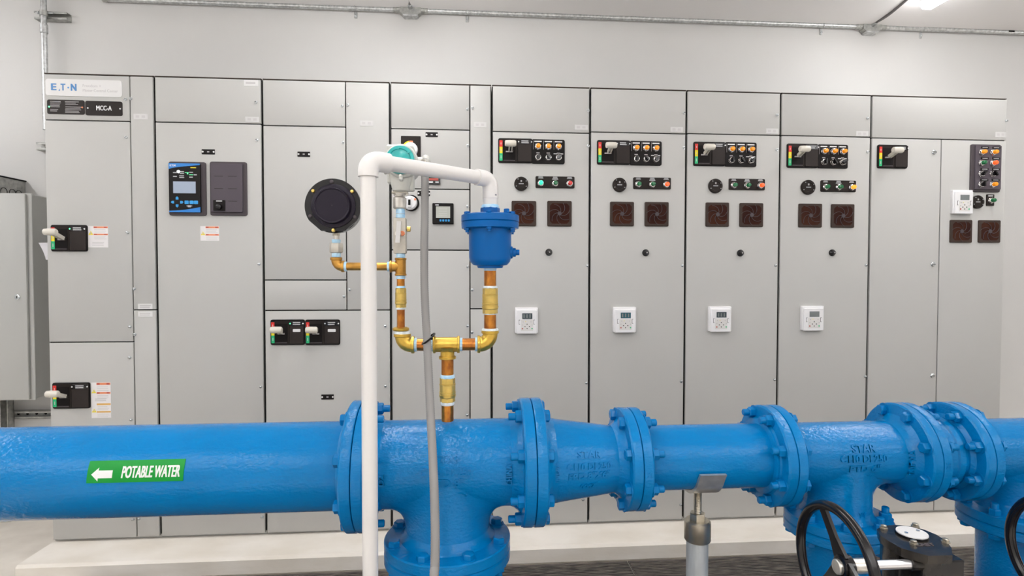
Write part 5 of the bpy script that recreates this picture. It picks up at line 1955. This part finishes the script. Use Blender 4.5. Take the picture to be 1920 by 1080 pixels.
# ------------------------------------------------------------------ stainless ball valve
t = thing('ball_valve', (xA, YM, mz(476)), 'small steel ball valve with an upright lever left of the grey flexible conduit', 'valve')
mb = MB()
za_, zb2 = mz(476), mz(410)
xm1, xm2 = mx(738.5, 440), mx(762, 440)
mb.box(xm1, xm2, YM - 0.016, YM + 0.016, za_, zb2, 'steel_body', 0.003, 2)
part('body', mb, t)
mb = MB()
mb.cyl((mx(749, 440), YM - 0.016, mz(440)), (mx(749, 440), YM - 0.034, mz(440)), 0.008, 'steel', 16)
mb.cyl((mx(756, 439), YM - 0.014, mz(439)), (mx(756, 439), YM - 0.021, mz(439)), 0.0065, 'orange_ink', 14)
part('stem', mb, t)
mb = MB()
a0, a1 = U(748.5, 415, YM - 0.033), U(745.5, 455, YM - 0.033)
v = (a1 - a0)
side = Vector((0.0058, 0, 0))
mb.prism([a0 - side, a0 + side, a1 + side, a1 - side], (0, -0.005, 0), 'label_pale')
part('lever', mb, t)
mb = MB()
pk = U(765, 429.5, YM)
mb.cyl((xm2 - 0.002, YM, pk.z), (pk.x, YM, pk.z), 0.0045, 'steel', 12)
mb.cyl((pk.x - 0.003, YM, pk.z), (pk.x + 0.007, YM, pk.z), 0.0075, 'brass_satin', 8, ch=0.001)
part('bleed_plug', mb, t)
mb = MB()
mb.lathe([(0, 0.0105), (0.002, 0.0125), (mz(400) - mz(411), 0.0125), (mz(393) - mz(411), 0.0115)], (xA, YM, mz(411)), (0, 0, 1), 'tape', 20)
mb.lathe([(0, 0.0105), (mz(402) - mz(405), 0.0128)], (xA, YM, mz(405)), (0, 0, 1), 'copper', 20)
part('nipple', mb, t)

# ------------------------------------------------------------------ transmitter with a teal cap
cT = U(750, 299, YM - 0.055)
t = thing('pressure_transmitter', (xA, YM, mz(393)), 'pale transmitter with a round teal cap behind the white plastic arm', 'instrument')
mb = MB()
zt0, zt1 = mz(393), mz(364)
mb.lathe([(0, 0.0135), (0.003, 0.0175), (0.012, 0.0180), ((zt1 - zt0) * 0.70, 0.0180), ((zt1 - zt0) * 0.8, 0.0125), ((zt1 - zt0) * 0.86, 0.0125), ((zt1 - zt0) * 0.88, 0.016), ((zt1 - zt0) * 1.0, 0.0165)],
         (xA - 0.002, YM, zt0), (0, 0, 1), 'steel', 32)
part('process_connection', mb, t, label='stainless steel process connection')
mb = MB()
zs0, zs1 = mz(362), cT.z
mb.lathe([(0, 0.0150), (0.004, 0.0225), (0.03, 0.0290), (zs1 - zs0 - 0.02, 0.0290)], (xA + 0.002, YM, zs0), (0, 0, 1), 'housing_beige', 36)
mb.box(xA - 0.034, xA - 0.004, YM - 0.012, YM + 0.012, zs0 + 0.022, zs1 - 0.01, 'housing_beige', 0.004)
mb.box(xA + 0.012, xA + 0.037, YM - 0.006, YM + 0.018, zs0 + 0.004, zs1 - 0.005, 'housing_beige', 0.003)
part('neck', mb, t)
mb = MB()
mb.box(xA - 0.022, xA + 0.02, YM - 0.012, YM + 0.014, zs0 - 0.003, zs0 + 0.0005, 'zinc')
mb.cyl((xA + 0.018, YM - 0.004, zs0 - 0.008), (xA + 0.018, YM - 0.004, zs0 + 0.012), 0.0018, 'steel', 8)
part('bracket', mb, t)
mb = MB()
mb.lathe([(0, 0.040), (0.004, 0.0435), (0.095, 0.0435), (0.10, 0.040)], (cT.x + 0.001, cT.y + 0.012, cT.z), (0, 1, 0), 'housing_beige', 48)
mb.box(cT.x - 0.040, cT.x + 0.032, cT.y + 0.02, cT.y + 0.095, cT.z - 0.006, cT.z + 0.044, 'housing_beige', 0.005)
mb.cyl((cT.x + 0.03, YM, cT.z + 0.004), (cT.x + 0.056, YM, cT.z + 0.004), 0.0145, 'housing_beige', 24, ch=0.002)
mb.cyl((cT.x - 0.040, YM - 0.045, cT.z - 0.034), (cT.x - 0.026, YM - 0.03, cT.z - 0.026), 0.004, 'steel', 10)
part('housing', mb, t)
mb = MB()
rT = U(777, 299, cT.y).x - cT.x
mb.lathe([(0, rT * 0.99), (0.004, rT), (0.013, rT), (0.017, rT * 0.95), (0.017, rT * 0.76), (0.0145, rT * 0.72), (0.0145, rT * 0.50), (0.017, rT * 0.30), (0.018, 0.001)], (cT.x, cT.y + 0.014, cT.z), (0, -1, 0), 'teal_cap', 56)
for k in range(6):
    a = 2 * PI * k / 6 + 0.7
    u_ = Vector((math.cos(a), 0, math.sin(a)))
    w_ = Vector((-math.sin(a), 0, math.cos(a))) * 0.0022
    c_ = Vector((cT.x, cT.y - 0.0005, cT.z))
    mb.prism([c_ + u_ * rT * 0.70 - w_, c_ + u_ * rT * 0.90 - w_, c_ + u_ * rT * 0.90 + w_, c_ + u_ * rT * 0.70 + w_], (0, -0.004, 0), 'teal_cap')
part('cap', mb, t, label='round teal screw cap with ribs')
mb = MB()
lz = cT.z - rT - 0.004
mb.box(cT.x - 0.004, cT.x + 0.006, cT.y + 0.0, cT.y + 0.022, lz - 0.012, lz + 0.003, 'housing_beige', 0.002)
mb.cyl((cT.x + 0.001, cT.y + 0.0005, lz), (cT.x + 0.001, cT.y - 0.004, lz), 0.003, 'steel', 10)
part('lock_lug', mb, t)

# ------------------------------------------------------------------ grey flexible conduit
xF = cT.x + 0.056
path = [(793.5, 287, YM), (797.5, 300, 1.512), (797, 330, 1.50), (796.5, 400, 1.485), (795.5, 470, 1.465), (796, 540, 1.45), (798.5, 600, 1.435), (801, 645, 1.42),
        (804.5, 720, 1.385), (808, 790, 1.345), (811.5, 860, 1.305), (814.5, 930, 1.27), (816, 1000, 1.245), (815.5, 1060, 1.225), (814, 1110, 1.21)]
ctrl = [Vector((cT.x + 0.052, YM, cT.z + 0.004))] + [U(*p) for p in path]
ctrl.append(Vector((ctrl[-1].x + 0.002, 1.205, 0.35)))
ctrl.append(Vector((ctrl[-1].x, 1.21, 0.02)))


def catmull(P_, n=14):
    out = []
    for i in range(len(P_) - 1):
        a, b, c, d_ = P_[max(i - 1, 0)], P_[i], P_[i + 1], P_[min(i + 2, len(P_) - 1)]
        for k in range(n):
            u = k / n
            out.append(0.5 * ((2 * b) + (c - a) * u + (2 * a - 5 * b + 4 * c - d_) * u * u + (3 * b - a - 3 * c + d_) * u ** 3))
    out.append(P_[-1])
    return out


cp = catmull(ctrl[2:])
t = thing('flexible_conduit', (ctrl[-1].x, ctrl[-1].y, 0), 'grey ribbed flexible conduit hanging from the transmitter past the big blue tee', 'conduit')
mb = flex(cp, 0.0102, 'flex_grey', 0.00045, '', None, '', '', 0.0028, 16)
part('hose', mb, t, 60)
mb = MB()
mb.cyl((cT.x + 0.054, YM, cT.z + 0.010), (cT.x + 0.064, YM, cT.z + 0.011), 0.0125, 'steel_body', 8, ch=0.001)
q = ctrl[2]
mb.tube(bez([(cT.x + 0.062, YM, cT.z + 0.012), (q.x + 0.002, YM, cT.z + 0.016), (q.x + 0.004, q.y, cT.z - 0.004), (q.x, q.y, q.z - 0.002)], 10), 0.0125, 'housing_beige', 20)
mb.cyl((q.x, q.y, q.z - 0.022), (q.x, q.y, q.z + 0.0), 0.0132, 'steel_body', 8, ch=0.001)
part('end_fitting', mb, t, label='pale elbow fitting')
# black cable tie
i0 = min(range(len(cp)), key=lambda k: abs(cp[k].z - U(801, 642, 1.42).z))
c = cp[i0]
mb = MB()
pts = []
for k in range(28):
    a = 2 * PI * k / 28
    y_front, y_back = c.y - 0.0135, YM + 0.019      # the loop goes round the hose and the nipple behind it
    yc_, ry = (y_front + y_back) / 2, (y_back - y_front) / 2
    xo = 0.0155 * math.sin(a)
    pts.append(Vector((c.x + xo, yc_ - ry * math.cos(a), c.z + 0.75 * xo + 0.002)))
mb.tube(pts, 0.0024, 'black_plastic', 8, closed=True)
mb.box(c.x + 0.009, c.x + 0.015, c.y - 0.010, c.y - 0.003, c.z + 0.006, c.z + 0.012, 'black_plastic', 0.001)
single('cable_tie', mb, c, 'black cable tie holding the grey flexible conduit to the brass pipe', 'cable tie')

# ------------------------------------------------------------------ black round gauge seen from behind
YG = YM - 0.03
cG = U(624, 386.5, YG)
rG = U(676.5, 386.5, YG).x - cG.x
t = thing('pressure_gauge', (xG, YM, mz(474)), 'round black pressure gauge seen from its back, left of the white pipe', 'gauge')
mb = MB()
n = 72
prof_r = []
for k in range(n):
    a = 2 * PI * k / n
    r_ = rG
    # flats at the lower left and lower right
    for fa, dd_ in ((-PI / 2 - 0.72, 0.955), (-PI / 2 + 0.72, 0.955), (-PI / 2, 0.90)):
        cc = math.cos(a - fa)
        if cc > 0.2:
            r_ = min(r_, rG * dd_ / cc)
    prof_r.append((r_ * math.cos(a), r_ * math.sin(a)))
mb.prism([(cG.x + a, YG, cG.z + b) for a, b in prof_r], (0, 0.012, 0), 'black_gloss')
part('mounting_flange', mb, t)
mb = MB()
mb.lathe([(0, rG * 0.80), (0.004, rG * 0.79), (0.006, rG * 0.74), (0.006, rG * 0.66), (0.016, rG * 0.645), (0.020, rG * 0.62), (0.0195, rG * 0.585), (0.018, rG * 0.575), (0.018, 0.002)], (cG.x + 0.002, YG, cG.z), (0, -1, 0), 'black_face', 64)
mb.cyl((cG.x + 0.002, YG - 0.018, cG.z), (cG.x + 0.002, YG - 0.0188, cG.z), 0.0012, 'bezel_grey', 8)
part('case', mb, t)
mb = MB()
mb.lathe([(0, rG * 0.97), (0.03, rG * 0.95), (0.035, rG * 0.9)], (cG.x, YG + 0.012, cG.z), (0, 1, 0), 'black_gloss', 64)
part('bezel', mb, t)
for a, m in ((2.48, 'brass_satin'), (0.66, 'brass_satin'), (-PI / 2 + 0.02, 'brass_satin'), (PI / 2 + 0.03, 'bezel_grey'), (-PI * 0.86, 'bezel_grey'), (-0.46, 'bezel_grey')):
    rr = rG * 0.875
    p = Vector((cG.x + rr * math.cos(a), YG, cG.z + rr * math.sin(a)))
    mb = MB()
    mb.lathe([(0, 0.0052), (0.002, 0.0052), (0.0045, 0.0038), (0.005, 0.002)], p, (0, -1, 0), m, 14)
    part('screw', mb, t)
mb = MB()
zc0, zc1 = mz(450, 630), cG.z - rG * 0.86
mb.cyl((xG + 0.001, YM, zc0 - 0.002), (xG + 0.001, YM, zc1), 0.0075, 'steel', 16)
mb.cyl((xG, YM, mz(442, 630)), (xG, YM, mz(437.5, 630)), 0.0098, 'zinc', 6)
part('stem', mb, t)
mb = MB()
mb.lathe([(0, 0.0105), (mz(450, 630) - mz(456, 630), 0.0120), (mz(449, 630) - mz(456, 630), 0.0100)], (xG, YM, mz(456, 630)), (0, 0, 1), 'tape', 20)
part('thread_tape', mb, t)
mb = MB()
mb.lathe([(0, 0.0115), (0.003, 0.0175), (0.005, 0.0182), (mz(456, 630) - mz(475, 630) - 0.003, 0.0182), (mz(456, 630) - mz(475, 630), 0.0165)], (xG, YM, mz(475, 630)), (0, 0, 1), 'steel_body', 6)
part('adapter_nut', mb, t)
